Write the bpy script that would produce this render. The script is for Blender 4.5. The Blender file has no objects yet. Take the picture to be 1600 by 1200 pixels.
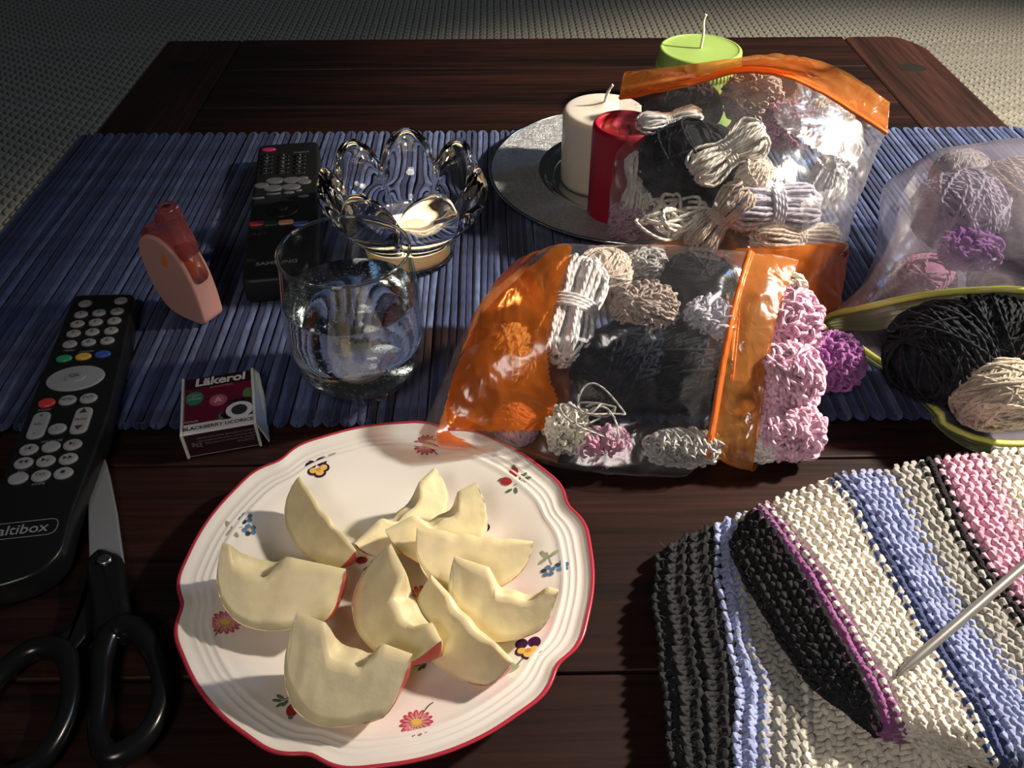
import bpy, math, random
import numpy as np
from mathutils import Vector, Matrix

# ---------------------------------------------------------------- camera, world, lights, exposure
TZ = 0.45                      # height of the table top above the floor
CAM_F, CAM_PITCH, CAM_YAW, CAM_H = 1340.0, math.radians(41.2), math.radians(1.0), 0.362
scn = bpy.context.scene
cam_d = bpy.data.cameras.new('camera')
cam_d.sensor_width = 36.0
cam_d.lens = CAM_F / 1600 * 36.0
cam_d.clip_start = 0.01
cam = bpy.data.objects.new('camera', cam_d)
scn.collection.objects.link(cam)
cam.location = (0, 0, TZ + CAM_H)
cam.rotation_euler = (math.pi / 2 - CAM_PITCH, 0, -CAM_YAW)
scn.camera = cam

world = bpy.data.worlds.new('room_light')
scn.world = world
world.use_nodes = True
wn = world.node_tree.nodes['Background']
wn.inputs[0].default_value = (0.80, 0.80, 0.84, 1)
wn.inputs[1].default_value = 0.016

def light(name, kind, loc, energy, color, target=None, **kw):
    d = bpy.data.lights.new(name, kind)
    d.energy = energy
    d.color = color
    for k, v in kw.items():
        setattr(d, k, v)
    o = bpy.data.objects.new(name, d)
    scn.collection.objects.link(o)
    o.location = (loc[0], loc[1], loc[2] + TZ)
    if target is not None:
        t = Vector((target[0], target[1], target[2] + TZ)) - o.location
        o.rotation_euler = t.to_track_quat('-Z', 'Y').to_euler()
    return o

LAMP = (0.98, 0.58, 0.70)       # shaded lamp on the right, shining downwards; the shade glows a little
light('reading_lamp', 'SPOT', LAMP, 134.0, (1.0, 0.87, 0.72), (0.98, 0.58, -0.45), shadow_soft_size=0.04, spot_size=math.radians(125), spot_blend=0.20)
bpy.data.objects['reading_lamp'].data.cycles.is_caustics_light = True
light('lamp_shade_glow', 'POINT', (0.98, 0.58, 0.74), 5.0, (1.0, 0.88, 0.74), shadow_soft_size=0.13)
light('television_glow', 'AREA', (1.9, 1.55, 1.05), 6.0, (0.35, 0.6, 1.0), (0.1, 0.5, 0.0),
      shape='RECTANGLE', size=0.55, size_y=0.32)
light('front_fill', 'AREA', (-0.25, -0.55, 0.95), 0.6, (1.0, 0.90, 0.82), (0.0, 0.25, 0.0), shape='DISK', size=0.35, spread=math.radians(68))  # added soft fill from the camera side to lift shadows, not a lamp of the room

scn.view_settings.view_transform = 'Standard'
scn.view_settings.look = 'None'
scn.view_settings.exposure = 0.0
scn.view_settings.gamma = 1.0
scn.view_settings.use_curve_mapping = False
scn.cycles.use_denoising = True
scn.cycles.transparent_max_bounces = 32
scn.cycles.max_bounces = 14
scn.cycles.transmission_bounces = 12
scn.cycles.glossy_bounces = 6
scn.cycles.caustics_refractive = True
scn.cycles.caustics_reflective = False
scn.cycles.blur_glossy = 0.6
scn.cycles.sample_clamp_indirect = 6.0

# ---------------------------------------------------------------- helpers
_fw = np.array([math.sin(CAM_YAW) * math.cos(CAM_PITCH), math.cos(CAM_YAW) * math.cos(CAM_PITCH), -math.sin(CAM_PITCH)])
_rt = np.array([math.cos(CAM_YAW), -math.sin(CAM_YAW), 0.0])
_up = np.cross(_rt, _fw)

def P(px, py, z=0.0):
    """photo measurement -> point in the room at height z above the table top"""
    d = _fw + _rt * (px - 800) / CAM_F - _up * (py - 600) / CAM_F
    t = (z - CAM_H) / d[2]
    return np.array([0, 0, CAM_H]) + d * t

def vec(*a):
    return np.array(a, float)

class G:
    """collects geometry, room coordinates with z = 0 on the table top"""
    def __init__(s):
        s.V = []; s.Q = []; s.T = []; s.N = []; s.n = 0; s.uq = []
    def add(s, v, q=None, t=None, ngons=None, uq=None):
        v = np.asarray(v, float).reshape(-1, 3)
        s.V.append(v)
        if q is not None and len(q):
            q = np.asarray(q, int)
            s.Q.append(q + s.n)
            s.uq.append(np.zeros((len(q), 4, 2)) if uq is None else uq)
        if t is not None and len(t):
            s.T.append(np.asarray(t, int) + s.n)
        if ngons:
            s.N += [[i + s.n for i in g] for g in ngons]
        s.n += len(v)
        return s
    def mesh(s, name, off, smooth=True):
        V = np.concatenate(s.V) - np.asarray(off, float)
        me = bpy.data.meshes.new(name)
        Q = np.concatenate(s.Q) if s.Q else np.zeros((0, 4), int)
        T = np.concatenate(s.T) if s.T else np.zeros((0, 3), int)
        N = s.N
        nl = Q.size + T.size + sum(len(g) for g in N)
        npoly = len(Q) + len(T) + len(N)
        me.vertices.add(len(V)); me.loops.add(nl); me.polygons.add(npoly)
        me.vertices.foreach_set('co', V.astype(np.float32).ravel())
        lv = np.concatenate([Q.ravel(), T.ravel(), np.array([i for g in N for i in g], int)]).astype(np.int32)
        tot = np.array([4] * len(Q) + [3] * len(T) + [len(g) for g in N], np.int32)
        st = np.concatenate([[0], np.cumsum(tot)[:-1]]).astype(np.int32) if npoly else np.zeros(0, np.int32)
        me.loops.foreach_set('vertex_index', lv)
        me.polygons.foreach_set('loop_start', st)
        me.polygons.foreach_set('loop_total', tot)
        me.polygons.foreach_set('use_smooth', np.array([smooth] * (len(Q) + len(T)) + [False] * len(N), bool))
        if s.Q:
            uv = me.uv_layers.new(name='uv')
            U = np.zeros((nl, 2), np.float32)
            U[:Q.size] = np.concatenate(s.uq).reshape(-1, 2)
            uv.data.foreach_set('uv', U.ravel())
        me.update(calc_edges=True)
        me.validate()
        return me

ORI = {}
def link(o, parent=None):
    scn.collection.objects.link(o)
    if parent is not None:
        o.parent = parent
    return o

def tag(o, label=None, cat=None, group=None, kind=None):
    if label: o['label'] = label
    if cat: o['category'] = cat
    if group: o['group'] = group
    if kind: o['kind'] = kind
    return o

def thing(name, label, cat, loc, group=None, kind=None):
    o = bpy.data.objects.new(name, None)
    link(o)
    o.empty_display_size = 0.02
    o.location = (loc[0], loc[1], loc[2] + TZ)
    ORI[o.name] = np.array(loc, float)
    return tag(o, label, cat, group, kind)

def part(name, g, mat, parent, label=None, smooth=True, kind=None, sub=None):
    off = ORI[parent.name]
    me = g.mesh(name, off, smooth)
    for m in (mat if isinstance(mat, (list, tuple)) else [mat]):
        me.materials.append(m)
    o = bpy.data.objects.new(name, me)
    link(o, parent)
    ORI[o.name] = off
    if label: o['label'] = label
    if kind: o['kind'] = kind
    return o

def solo(name, g, mat, loc, label=None, cat=None, group=None, kind=None, smooth=True):
    me = g.mesh(name, loc, smooth)
    me.materials.append(mat)
    o = bpy.data.objects.new(name, me)
    link(o)
    o.location = (loc[0], loc[1], loc[2] + TZ)
    ORI[o.name] = np.array(loc, float)
    return tag(o, label, cat, group, kind)

def catmull(pts, n, closed=False):
    """n samples per span"""
    p = np.asarray(pts, float)
    m = len(p)
    out = []
    spans = m if closed else m - 1
    t = np.linspace(0, 1, n, endpoint=False)[:, None]
    for i in range(spans):
        if closed:
            a, b, c, d = p[(i - 1) % m], p[i], p[(i + 1) % m], p[(i + 2) % m]
        else:
            a = p[i - 1] if i > 0 else 2 * p[0] - p[1]
            b, c = p[i], p[i + 1]
            d = p[i + 2] if i + 2 < m else 2 * p[-1] - p[-2]
        out.append(0.5 * ((2 * b) + (c - a) * t + (2 * a - 5 * b + 4 * c - d) * t ** 2 + (3 * b - a - 3 * c + d) * t ** 3))
    out = np.concatenate(out)
    if not closed:
        out = np.vstack([out, p[-1]])
    return out

def tube(g, pts, r, ns=6, closed=False, caps=True, flat=1.0):
    p = np.asarray(pts, float)
    n = len(p)
    r = np.broadcast_to(np.asarray(r, float), (n,))
    if closed:
        tg = np.roll(p, -1, 0) - np.roll(p, 1, 0)
    else:
        tg = np.gradient(p, axis=0)
    tg /= np.linalg.norm(tg, axis=1)[:, None] + 1e-12
    nrm = np.zeros_like(p)
    ref = np.array([0, 0, 1.0]) if abs(tg[0, 2]) < 0.9 else np.array([1.0, 0, 0])
    v = ref - tg[0] * (ref @ tg[0]); v /= np.sqrt(v @ v)
    tl = tg.tolist()
    vx, vy, vz = v
    for i in range(n):
        a, b, c = tl[i]
        d = vx * a + vy * b + vz * c
        vx -= a * d; vy -= b * d; vz -= c * d
        l = math.sqrt(vx * vx + vy * vy + vz * vz) or 1.0
        vx /= l; vy /= l; vz /= l
        nrm[i] = (vx, vy, vz)
    bi = np.cross(tg, nrm)
    a = np.linspace(0, 2 * math.pi, ns, endpoint=False)
    V = p[:, None, :] + r[:, None, None] * (nrm[:, None, :] * np.cos(a)[None, :, None] * flat + bi[:, None, :] * np.sin(a)[None, :, None])
    seg = np.linalg.norm(np.diff(p, axis=0), axis=1)
    L = np.concatenate([[0], np.cumsum(seg)])
    m = n if closed else n - 1
    i = np.arange(m)[:, None]; j = np.arange(ns)[None, :]
    i2 = (i + 1) % n; j2 = (j + 1) % ns
    q = np.stack([i * ns + j, i * ns + j2, i2 * ns + j2, i2 * ns + j], -1).reshape(-1, 4)
    u0 = (j / ns) + 0 * i; u1 = (j + 1) / ns + 0 * i
    v0 = L[:m][:, None] + 0 * j
    Ls = np.append(L, L[-1] + 0.001)
    v1 = Ls[1:m + 1][:, None] + 0 * j
    uq = np.stack([np.stack([u0, v0], -1), np.stack([u1, v0], -1), np.stack([u1, v1], -1), np.stack([u0, v1], -1)], 2).reshape(-1, 4, 2)
    ng = None
    if caps and not closed:
        ng = [list(range(ns))[::-1], [(n - 1) * ns + k for k in range(ns)]]
    g.add(V.reshape(-1, 3), q, ngons=ng, uq=uq)
    return g

def grid_faces(nr, nc, close_c=True, close_r=False):
    i = np.arange(nr if close_r else nr - 1)[:, None]
    j = np.arange(nc if close_c else nc - 1)[None, :]
    i2 = (i + 1) % nr; j2 = (j + 1) % nc
    return np.stack([i * nc + j, i * nc + j2, i2 * nc + j2, i2 * nc + j], -1).reshape(-1, 4)

def lathe(g, prof, c, n=64, mod=None, cap0=True, cap1=True):
    """prof: list of (r, z); c: centre"""
    prof = np.asarray(prof, float)
    a = np.linspace(0, 2 * math.pi, n, endpoint=False)
    R = np.repeat(prof[:, 0][:, None], n, 1)
    Z = np.repeat(prof[:, 1][:, None], n, 1)
    if mod:
        R, Z = mod(R, Z, np.repeat(a[None, :], len(prof), 0))
    V = np.stack([c[0] + R * np.cos(a), c[1] + R * np.sin(a), c[2] + Z], -1)
    ng = []
    if cap0: ng.append(list(range(n))[::-1])
    if cap1: ng.append([(len(prof) - 1) * n + k for k in range(n)])
    g.add(V.reshape(-1, 3), grid_faces(len(prof), n), ngons=ng)
    return g

def rpoly(poly, r, k=5):
    """round the corners of a 2D polygon"""
    p = [np.array(q[:2], float) for q in poly]
    out = []
    m = len(p)
    for i in range(m):
        a, b, c = p[i - 1], p[i], p[(i + 1) % m]
        d1 = a - b; d2 = c - b
        l1 = np.linalg.norm(d1); l2 = np.linalg.norm(d2)
        rr = min(r, l1 * 0.45, l2 * 0.45)
        s = b + d1 / l1 * rr; e = b + d2 / l2 * rr
        for t in np.linspace(0, 1, k):
            out.append((1 - t) ** 2 * s + 2 * t * (1 - t) * b + t * t * e)
    return np.array(out)

def inset(p, d):
    a = np.roll(p, 1, 0); b = np.roll(p, -1, 0)
    t = b - a
    t /= np.linalg.norm(t, axis=1)[:, None] + 1e-12
    area = 0.5 * np.sum(p[:, 0] * np.roll(p[:, 1], -1) - np.roll(p[:, 0], -1) * p[:, 1])
    n = np.stack([-t[:, 1], t[:, 0]], -1) * (1 if area > 0 else -1)
    return p + n * d

def prism(g, outline, z0, z1, bev=0.001, frame=None, bev0=0.0):
    """outline 2D; frame (origin, ex, ey, ez) maps local to room"""
    o = np.asarray(outline, float)[:, :2]
    area = 0.5 * np.sum(o[:, 0] * np.roll(o[:, 1], -1) - np.roll(o[:, 0], -1) * o[:, 1])
    if area < 0: o = o[::-1]
    rings = []
    if bev0 > 0:
        rings += [(bev0, z0), (bev0 * 0.3, z0 + bev0 * 0.3), (0, z0 + bev0)]
    else:
        rings += [(0, z0)]
    if bev > 0:
        rings += [(0, z1 - bev), (bev * 0.3, z1 - bev * 0.3), (bev, z1)]
    else:
        rings += [(0, z1)]
    n = len(o)
    V = []
    for d, z in rings:
        q = inset(o, d) if d else o
        V.append(np.column_stack([q, np.full(n, z)]))
    V = np.concatenate(V)
    if frame is not None:
        O, ex, ey, ez = frame
        V = np.asarray(O) + V[:, :1] * np.asarray(ex) + V[:, 1:2] * np.asarray(ey) + V[:, 2:] * np.asarray(ez)
    g.add(V, grid_faces(len(rings), n), ngons=[list(range(n))[::-1], [(len(rings) - 1) * n + k for k in range(n)]])
    return g

def ellipse(cx, cy, rx, ry, n=20, rot=0.0):
    a = np.linspace(0, 2 * math.pi, n, endpoint=False)
    x = rx * np.cos(a); y = ry * np.sin(a)
    return np.column_stack([cx + x * math.cos(rot) - y * math.sin(rot), cy + x * math.sin(rot) + y * math.cos(rot)])

def text(parent, name, s, size, O, ex, ey, mat, depth=0.00008, shear=0.0, bold=0.0, align='CENTER', label=None, xs=1.0):
    cu = bpy.data.curves.new('t', 'FONT')
    cu.body = s; cu.size = 1.0; cu.align_x = align; cu.align_y = 'CENTER'
    cu.shear = shear; cu.offset = bold; cu.resolution_u = 3
    tmp = bpy.data.objects.new('t', cu)
    scn.collection.objects.link(tmp)
    bpy.context.view_layer.update()
    me = bpy.data.meshes.new_from_object(tmp.evaluated_get(bpy.context.evaluated_depsgraph_get()))
    bpy.data.objects.remove(tmp)
    ez = np.cross(ex, ey); ez /= np.linalg.norm(ez)
    off = ORI[parent.name]
    Om = np.asarray(O) - off + ez * depth
    co = np.zeros(len(me.vertices) * 3, np.float32)
    me.vertices.foreach_get('co', co)
    co = co.reshape(-1, 3)
    V = Om + co[:, :1] * size * xs * np.asarray(ex) + co[:, 1:2] * size * np.asarray(ey)
    me.vertices.foreach_set('co', V.astype(np.float32).ravel())
    me.name = name
    me.materials.clear()
    me.materials.append(mat)
    o = bpy.data.objects.new(name, me)
    link(o, parent)
    if label: o['label'] = label
    return o

def unit(v):
    v = np.asarray(v, float)
    return v / np.linalg.norm(v)

# ---------------------------------------------------------------- materials
def mat(name, color, rough=0.5, metal=0.0, bump=0.0, bscale=200.0, var=0.0, vscale=40.0, sheen=0.0, trans=0.0, ior=1.45,
        sss=0.0, coat=0.0, spec=0.5, sssr=0.004, bdist=0.001, sscale=None):
    m = bpy.data.materials.new(name)
    m.use_nodes = True
    nt = m.node_tree
    b = nt.nodes['Principled BSDF']
    c = tuple(color) + (1,)
    b.inputs['Base Color'].default_value = c
    b.inputs['Roughness'].default_value = rough
    b.inputs['Metallic'].default_value = metal
    b.inputs['IOR'].default_value = ior
    b.inputs['Transmission Weight'].default_value = trans
    b.inputs['Sheen Weight'].default_value = sheen
    b.inputs['Sheen Roughness'].default_value = 0.5
    b.inputs['Coat Weight'].default_value = coat
    b.inputs['Specular IOR Level'].default_value = spec
    if sss:
        b.inputs['Subsurface Weight'].default_value = sss
        b.inputs['Subsurface Radius'].default_value = (1.0, 0.6, 0.3)
        b.inputs['Subsurface Scale'].default_value = sssr
    if var or bump:
        tc = nt.nodes.new('ShaderNodeTexCoord')
        vec_out = tc.outputs['Object']
        if sscale:
            mp = nt.nodes.new('ShaderNodeMapping')
            mp.inputs['Scale'].default_value = sscale
            nt.links.new(vec_out, mp.inputs['Vector'])
            vec_out = mp.outputs['Vector']
    if var:
        nz = nt.nodes.new('ShaderNodeTexNoise')
        nz.inputs['Scale'].default_value = vscale
        nz.inputs['Detail'].default_value = 4
        nt.links.new(vec_out, nz.inputs['Vector'])
        hs = nt.nodes.new('ShaderNodeMixRGB')
        hs.inputs[1].default_value = tuple(max(0, x * (1 - var)) for x in color) + (1,)
        hs.inputs[2].default_value = tuple(min(1, x * (1 + var)) for x in color) + (1,)
        mr = nt.nodes.new('ShaderNodeMapRange')
        mr.inputs['From Min'].default_value = 0.35; mr.inputs['From Max'].default_value = 0.65
        nt.links.new(nz.outputs[0], mr.inputs['Value'])
        nt.links.new(mr.outputs[0], hs.inputs[0])
        nt.links.new(hs.outputs[0], b.inputs['Base Color'])
    if bump:
        nb = nt.nodes.new('ShaderNodeTexNoise')
        nb.inputs['Scale'].default_value = bscale
        nb.inputs['Detail'].default_value = 3
        nt.links.new(vec_out, nb.inputs['Vector'])
        bp = nt.nodes.new('ShaderNodeBump')
        bp.inputs['Strength'].default_value = bump
        bp.inputs['Distance'].default_value = bdist
        nt.links.new(nb.outputs[0], bp.inputs['Height'])
        nt.links.new(bp.outputs[0], b.inputs['Normal'])
    return m

def yarn_mat(name, color, ply=0.004, plies=3.0, depth=0.6, var=0.25, rough=0.9, vscale=120.0, sheen=0.35, color2=None):
    """twisted-ply yarn: relief runs around each strand along its uv"""
    if max(color) < .08: sheen = 0.0
    m = mat(name, color, rough, var=var, vscale=vscale, sheen=sheen, spec=0.2)
    nt = m.node_tree
    b = nt.nodes['Principled BSDF']
    uv = nt.nodes.new('ShaderNodeUVMap'); uv.uv_map = 'uv'
    sp = nt.nodes.new('ShaderNodeSeparateXYZ')
    nt.links.new(uv.outputs[0], sp.inputs[0])
    a = nt.nodes.new('ShaderNodeMath'); a.operation = 'MULTIPLY'; a.inputs[1].default_value = plies * 2 * math.pi
    nt.links.new(sp.outputs[0], a.inputs[0])
    c = nt.nodes.new('ShaderNodeMath'); c.operation = 'MULTIPLY_ADD'; c.inputs[1].default_value = 2 * math.pi / ply
    nt.links.new(sp.outputs[1], c.inputs[0]); nt.links.new(a.outputs[0], c.inputs[2])
    s = nt.nodes.new('ShaderNodeMath'); s.operation = 'SINE'
    nt.links.new(c.outputs[0], s.inputs[0])
    bp = nt.nodes.new('ShaderNodeBump'); bp.inputs['Strength'].default_value = depth; bp.inputs['Distance'].default_value = 0.0004
    nt.links.new(s.outputs[0], bp.inputs['Height'])
    nz = nt.nodes.new('ShaderNodeTexNoise'); nz.inputs['Scale'].default_value = 1800; nz.inputs['Detail'].default_value = 2
    tc = nt.nodes.new('ShaderNodeTexCoord')
    nt.links.new(tc.outputs['Object'], nz.inputs['Vector'])
    b2 = nt.nodes.new('ShaderNodeBump'); b2.inputs['Strength'].default_value = 0.5; b2.inputs['Distance'].default_value = 0.0004
    nt.links.new(nz.outputs[0], b2.inputs['Height']); nt.links.new(bp.outputs[0], b2.inputs['Normal'])
    nt.links.new(b2.outputs[0], b.inputs['Normal'])
    if color2:
        mx = nt.nodes.get('Mix') or [n for n in nt.nodes if n.type == 'MIX_RGB'][0]
        mx.inputs[1].default_value = tuple(color) + (1,)
        mx.inputs[2].default_value = tuple(color2) + (1,)
    return m

def edge_gloss(nt, k=1.0, normal=None):
    """Schlick reflectance of a thin sheet, the same from both sides"""
    lw = nt.nodes.new('ShaderNodeLayerWeight'); lw.inputs['Blend'].default_value = 0.5
    if normal is not None: nt.links.new(normal, lw.inputs['Normal'])
    pw = nt.nodes.new('ShaderNodeMath'); pw.operation = 'POWER'; pw.inputs[1].default_value = 4.0
    nt.links.new(lw.outputs['Facing'], pw.inputs[0])
    ma = nt.nodes.new('ShaderNodeMath'); ma.operation = 'MULTIPLY_ADD'; ma.inputs[1].default_value = 0.80 * k; ma.inputs[2].default_value = 0.075 * k
    ma.use_clamp = True
    nt.links.new(pw.outputs[0], ma.inputs[0])
    return ma.outputs[0]

def film_mat(name, tint, haze_col, haze=0.1, rough=0.12, gloss=0.35, bump=0.5, bscale=45.0, bdist=0.004, translucent=0.0):
    """thin plastic sheet: lets light through, a little haze, glossy top"""
    m = bpy.data.materials.new(name)
    m.use_nodes = True
    nt = m.node_tree
    nt.nodes.remove(nt.nodes['Principled BSDF'])
    out = nt.nodes['Material Output']
    tr = nt.nodes.new('ShaderNodeBsdfTransparent'); tr.inputs[0].default_value = tuple(tint) + (1,)
    df = nt.nodes.new('ShaderNodeBsdfDiffuse'); df.inputs[0].default_value = tuple(haze_col) + (1,)
    tl = nt.nodes.new('ShaderNodeBsdfTranslucent'); tl.inputs[0].default_value = tuple(haze_col) + (1,)
    gl = nt.nodes.new('ShaderNodeBsdfGlossy'); gl.inputs[0].default_value = (1, 1, 1, 1); gl.inputs['Roughness'].default_value = rough
    tc = nt.nodes.new('ShaderNodeTexCoord')
    nz = nt.nodes.new('ShaderNodeTexNoise'); nz.inputs['Scale'].default_value = bscale; nz.inputs['Detail'].default_value = 3
    nz.inputs['Distortion'].default_value = 0.6
    nt.links.new(tc.outputs['Object'], nz.inputs['Vector'])
    bp = nt.nodes.new('ShaderNodeBump'); bp.inputs['Strength'].default_value = bump; bp.inputs['Distance'].default_value = bdist
    nt.links.new(nz.outputs[0], bp.inputs['Height'])
    for n in (df, gl):
        nt.links.new(bp.outputs[0], n.inputs['Normal'])
    m1 = nt.nodes.new('ShaderNodeMixShader'); m1.inputs[0].default_value = 0.5
    nt.links.new(df.outputs[0], m1.inputs[1]); nt.links.new(tl.outputs[0], m1.inputs[2])
    m2 = nt.nodes.new('ShaderNodeMixShader'); m2.inputs[0].default_value = haze
    nt.links.new(tr.outputs[0], m2.inputs[1]); nt.links.new(m1.outputs[0], m2.inputs[2])
    eg = edge_gloss(nt, gloss * 3.0, bp.outputs[0])
    m3 = nt.nodes.new('ShaderNodeMixShader')
    nt.links.new(eg, m3.inputs[0]); nt.links.new(m2.outputs[0], m3.inputs[1]); nt.links.new(gl.outputs[0], m3.inputs[2])
    nt.links.new(m3.outputs[0], out.inputs['Surface'])
    return m

def wood_mat(name, base, dark, along='x', gloss=0.42):
    m = bpy.data.materials.new(name)
    m.use_nodes = True
    nt = m.node_tree
    b = nt.nodes['Principled BSDF']
    tc = nt.nodes.new('ShaderNodeTexCoord')
    oi = nt.nodes.new('ShaderNodeObjectInfo')
    ad = nt.nodes.new('ShaderNodeVectorMath'); ad.operation = 'ADD'
    mu = nt.nodes.new('ShaderNodeMath'); mu.operation = 'MULTIPLY'; mu.inputs[1].default_value = 17.0
    nt.links.new(oi.outputs['Random'], mu.inputs[0])
    nt.links.new(tc.outputs['Object'], ad.inputs[0]); nt.links.new(mu.outputs[0], ad.inputs[1])
    def noise(sc, mp, det=6, rgh=0.6, dist=0.0):
        mpn = nt.nodes.new('ShaderNodeMapping'); mpn.inputs['Scale'].default_value = mp
        nt.links.new(ad.outputs[0], mpn.inputs['Vector'])
        n = nt.nodes.new('ShaderNodeTexNoise'); n.inputs['Scale'].default_value = sc; n.inputs['Detail'].default_value = det
        n.inputs['Roughness'].default_value = rgh; n.inputs['Distortion'].default_value = dist
        nt.links.new(mpn.outputs[0], n.inputs['Vector'])
        return n
    s1 = (1.2, 14, 14) if along == 'x' else (14, 1.2, 14)
    s2 = (3, 90, 90) if along == 'x' else (90, 3, 90)
    n1 = noise(2.2, s1, dist=0.8); n2 = noise(3.0, s2, 3, 0.5)
    r = nt.nodes.new('ShaderNodeValToRGB')
    r.color_ramp.elements[0].position = 0.36; r.color_ramp.elements[0].color = tuple(dark) + (1,)
    r.color_ramp.elements[1].position = 0.70; r.color_ramp.elements[1].color = tuple(base) + (1,)
    nt.links.new(n1.outputs[0], r.inputs[0])
    mx = nt.nodes.new('ShaderNodeMixRGB'); mx.blend_type = 'MULTIPLY'; mx.inputs[0].default_value = 0.75
    r2 = nt.nodes.new('ShaderNodeValToRGB')
    r2.color_ramp.elements[0].position = 0.3; r2.color_ramp.elements[0].color = (0.35, 0.3, 0.3, 1)
    r2.color_ramp.elements[1].position = 0.6; r2.color_ramp.elements[1].color = (1, 1, 1, 1)
    nt.links.new(n2.outputs[0], r2.inputs[0])
    nt.links.new(r.outputs[0], mx.inputs[1]); nt.links.new(r2.outputs[0], mx.inputs[2])
    nt.links.new(mx.outputs[0], b.inputs['Base Color'])
    b.inputs['Roughness'].default_value = gloss
    b.inputs['Specular IOR Level'].default_value = 0.35
    bp = nt.nodes.new('ShaderNodeBump'); bp.inputs['Strength'].default_value = 0.35; bp.inputs['Distance'].default_value = 0.0008
    nt.links.new(n2.outputs[0], bp.inputs['Height']); nt.links.new(bp.outputs[0], b.inputs['Normal'])
    return m

rnd = random.Random(7)
rng = np.random.default_rng(7)
# ================================================================ floor, rug, table, runner
M_floor = mat('dark_floor', (0.05, 0.045, 0.04), 0.7)
g = G(); prism(g, [(-4, -3), (4, -3), (4, 6), (-4, 6)], -TZ - 0.05, -TZ, 0.0)
fl = solo('floor', g, M_floor, (0, 0, -TZ), 'dark floor under the rug', kind='structure', smooth=False)

# rug: loosely knitted beige rug, every column a strand pair of its own
M_rug = yarn_mat('rug_wool', (0.58, 0.54, 0.43), ply=0.02, plies=2, depth=0.8, var=0.16, vscale=60)
M_rugbase = mat('rug_backing', (0.16, 0.15, 0.11), 0.95)
RZ = -TZ
rug = thing('rug', 'beige coarsely knitted rug on the floor behind and beside the table', 'rug', (0, 1.6, RZ))
g = G(); prism(g, [(-1.75, -0.3), (1.95, -0.3), (1.95, 3.1), (-1.75, 3.1)], RZ + 0.0005, RZ + 0.004, 0.0)
part('backing', g, M_rugbase, rug, smooth=False)
RP, RL = 0.0185, 0.026
def rug_column():
    g = G()
    n = int(3.3 / RL)
    t = np.linspace(0, n, n * 6 + 1)
    for s in (1, -1):
        x = s * 0.0052 * np.cos(2 * math.pi * t) 
        z = 0.0078 + 0.0026 * np.sin(4 * math.pi * t + (0 if s > 0 else math.pi)) 
        tube(g, np.column_stack([x, -1.5 + t * RL, RZ + z]) + np.array([0, 1.6, 0]), 0.0048, 5, caps=False)
    return g
cm = [rug_column().mesh('knit_column', (0, 1.6, RZ)) for _ in range(1)][0]
cm.materials.append(M_rug)
for k in range(196):
    o = bpy.data.objects.new('knit_column', cm)
    link(o, rug)
    o.location = (-1.72 + k * RP, (k % 2) * RL * 0.5, 0.0)

# table
M_wood = wood_mat('mahogany', (0.040, 0.014, 0.010), (0.009, 0.005, 0.0045))
M_wood2 = wood_mat('mahogany_end', (0.056, 0.023, 0.017), (0.017, 0.009, 0.007), along='y')
M_leg = wood_mat('mahogany_leg', (0.06, 0.02, 0.015), (0.02, 0.01, 0.007))
table = thing('coffee_table', 'dark reddish-brown plank coffee table everything stands on', 'table', (0.055, 0.5, -TZ))
yb = 1.037
edges = [yb, 0.945, 0.845, 0.72, 0.595, 0.47, 0.345, 0.21, 0.085, -0.04]
for a, b in zip(edges[:-1], edges[1:]):
    g = G()
    prism(g, [(-0.2995, b + 0.0006), (0.4115, b + 0.0006), (0.4115, a - 0.0006), (-0.2995, a - 0.0006)], -0.028, 0.0, 0.0012)
    part('plank', g, M_wood, table, smooth=False)
for x0, x1 in ((-0.388, -0.3007), (0.4127, 0.499)):
    g = G()
    r = rpoly([(x0, -0.04), (x1, -0.04), (x1, yb), (x0, yb)], 0.004, 4)
    if x0 > 0:
        r = rpoly([(x0, -0.04), (x1, -0.04), (x1, yb - 0.035), (x1 - 0.02, yb), (x0, yb)], 0.012, 4)
    prism(g, r, -0.028, 0.0, 0.0025)
    part('end_board', g, M_wood2, table, smooth=False)
M_knot = mat('dark_plug', (0.012, 0.010, 0.009), 0.5)
for px, py in ((1426, 106), (284, 103)):
    p = P(px, py, 0)
    g = G(); prism(g, ellipse(p[0], p[1], 0.015, 0.012, 20), -0.001, 0.0002, 0.0001)
    part('wood_knot', g, M_knot, table, smooth=False)
for x0, y0, x1, y1 in ((-0.34, 0.0, 0.45, 0.02), (-0.34, 0.977, 0.45, 0.997), (-0.34, 0.02, -0.32, 0.977), (0.43, 0.02, 0.45, 0.977)):
    g = G(); prism(g, [(x0, y0), (x1, y0), (x1, y1), (x0, y1)], -0.09, -0.028, 0.001)
    part('apron', g, M_leg, table, smooth=False)
for x0 in (-0.36, 0.41):
    for y0 in (-0.02, 0.957):
        g = G(); prism(g, rpoly([(x0, y0), (x0 + 0.06, y0), (x0 + 0.06, y0 + 0.06), (x0, y0 + 0.06)], 0.004, 3), -TZ + 0.012, -0.028, 0.001)
        part('leg', g, M_leg, table, smooth=False)

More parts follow.
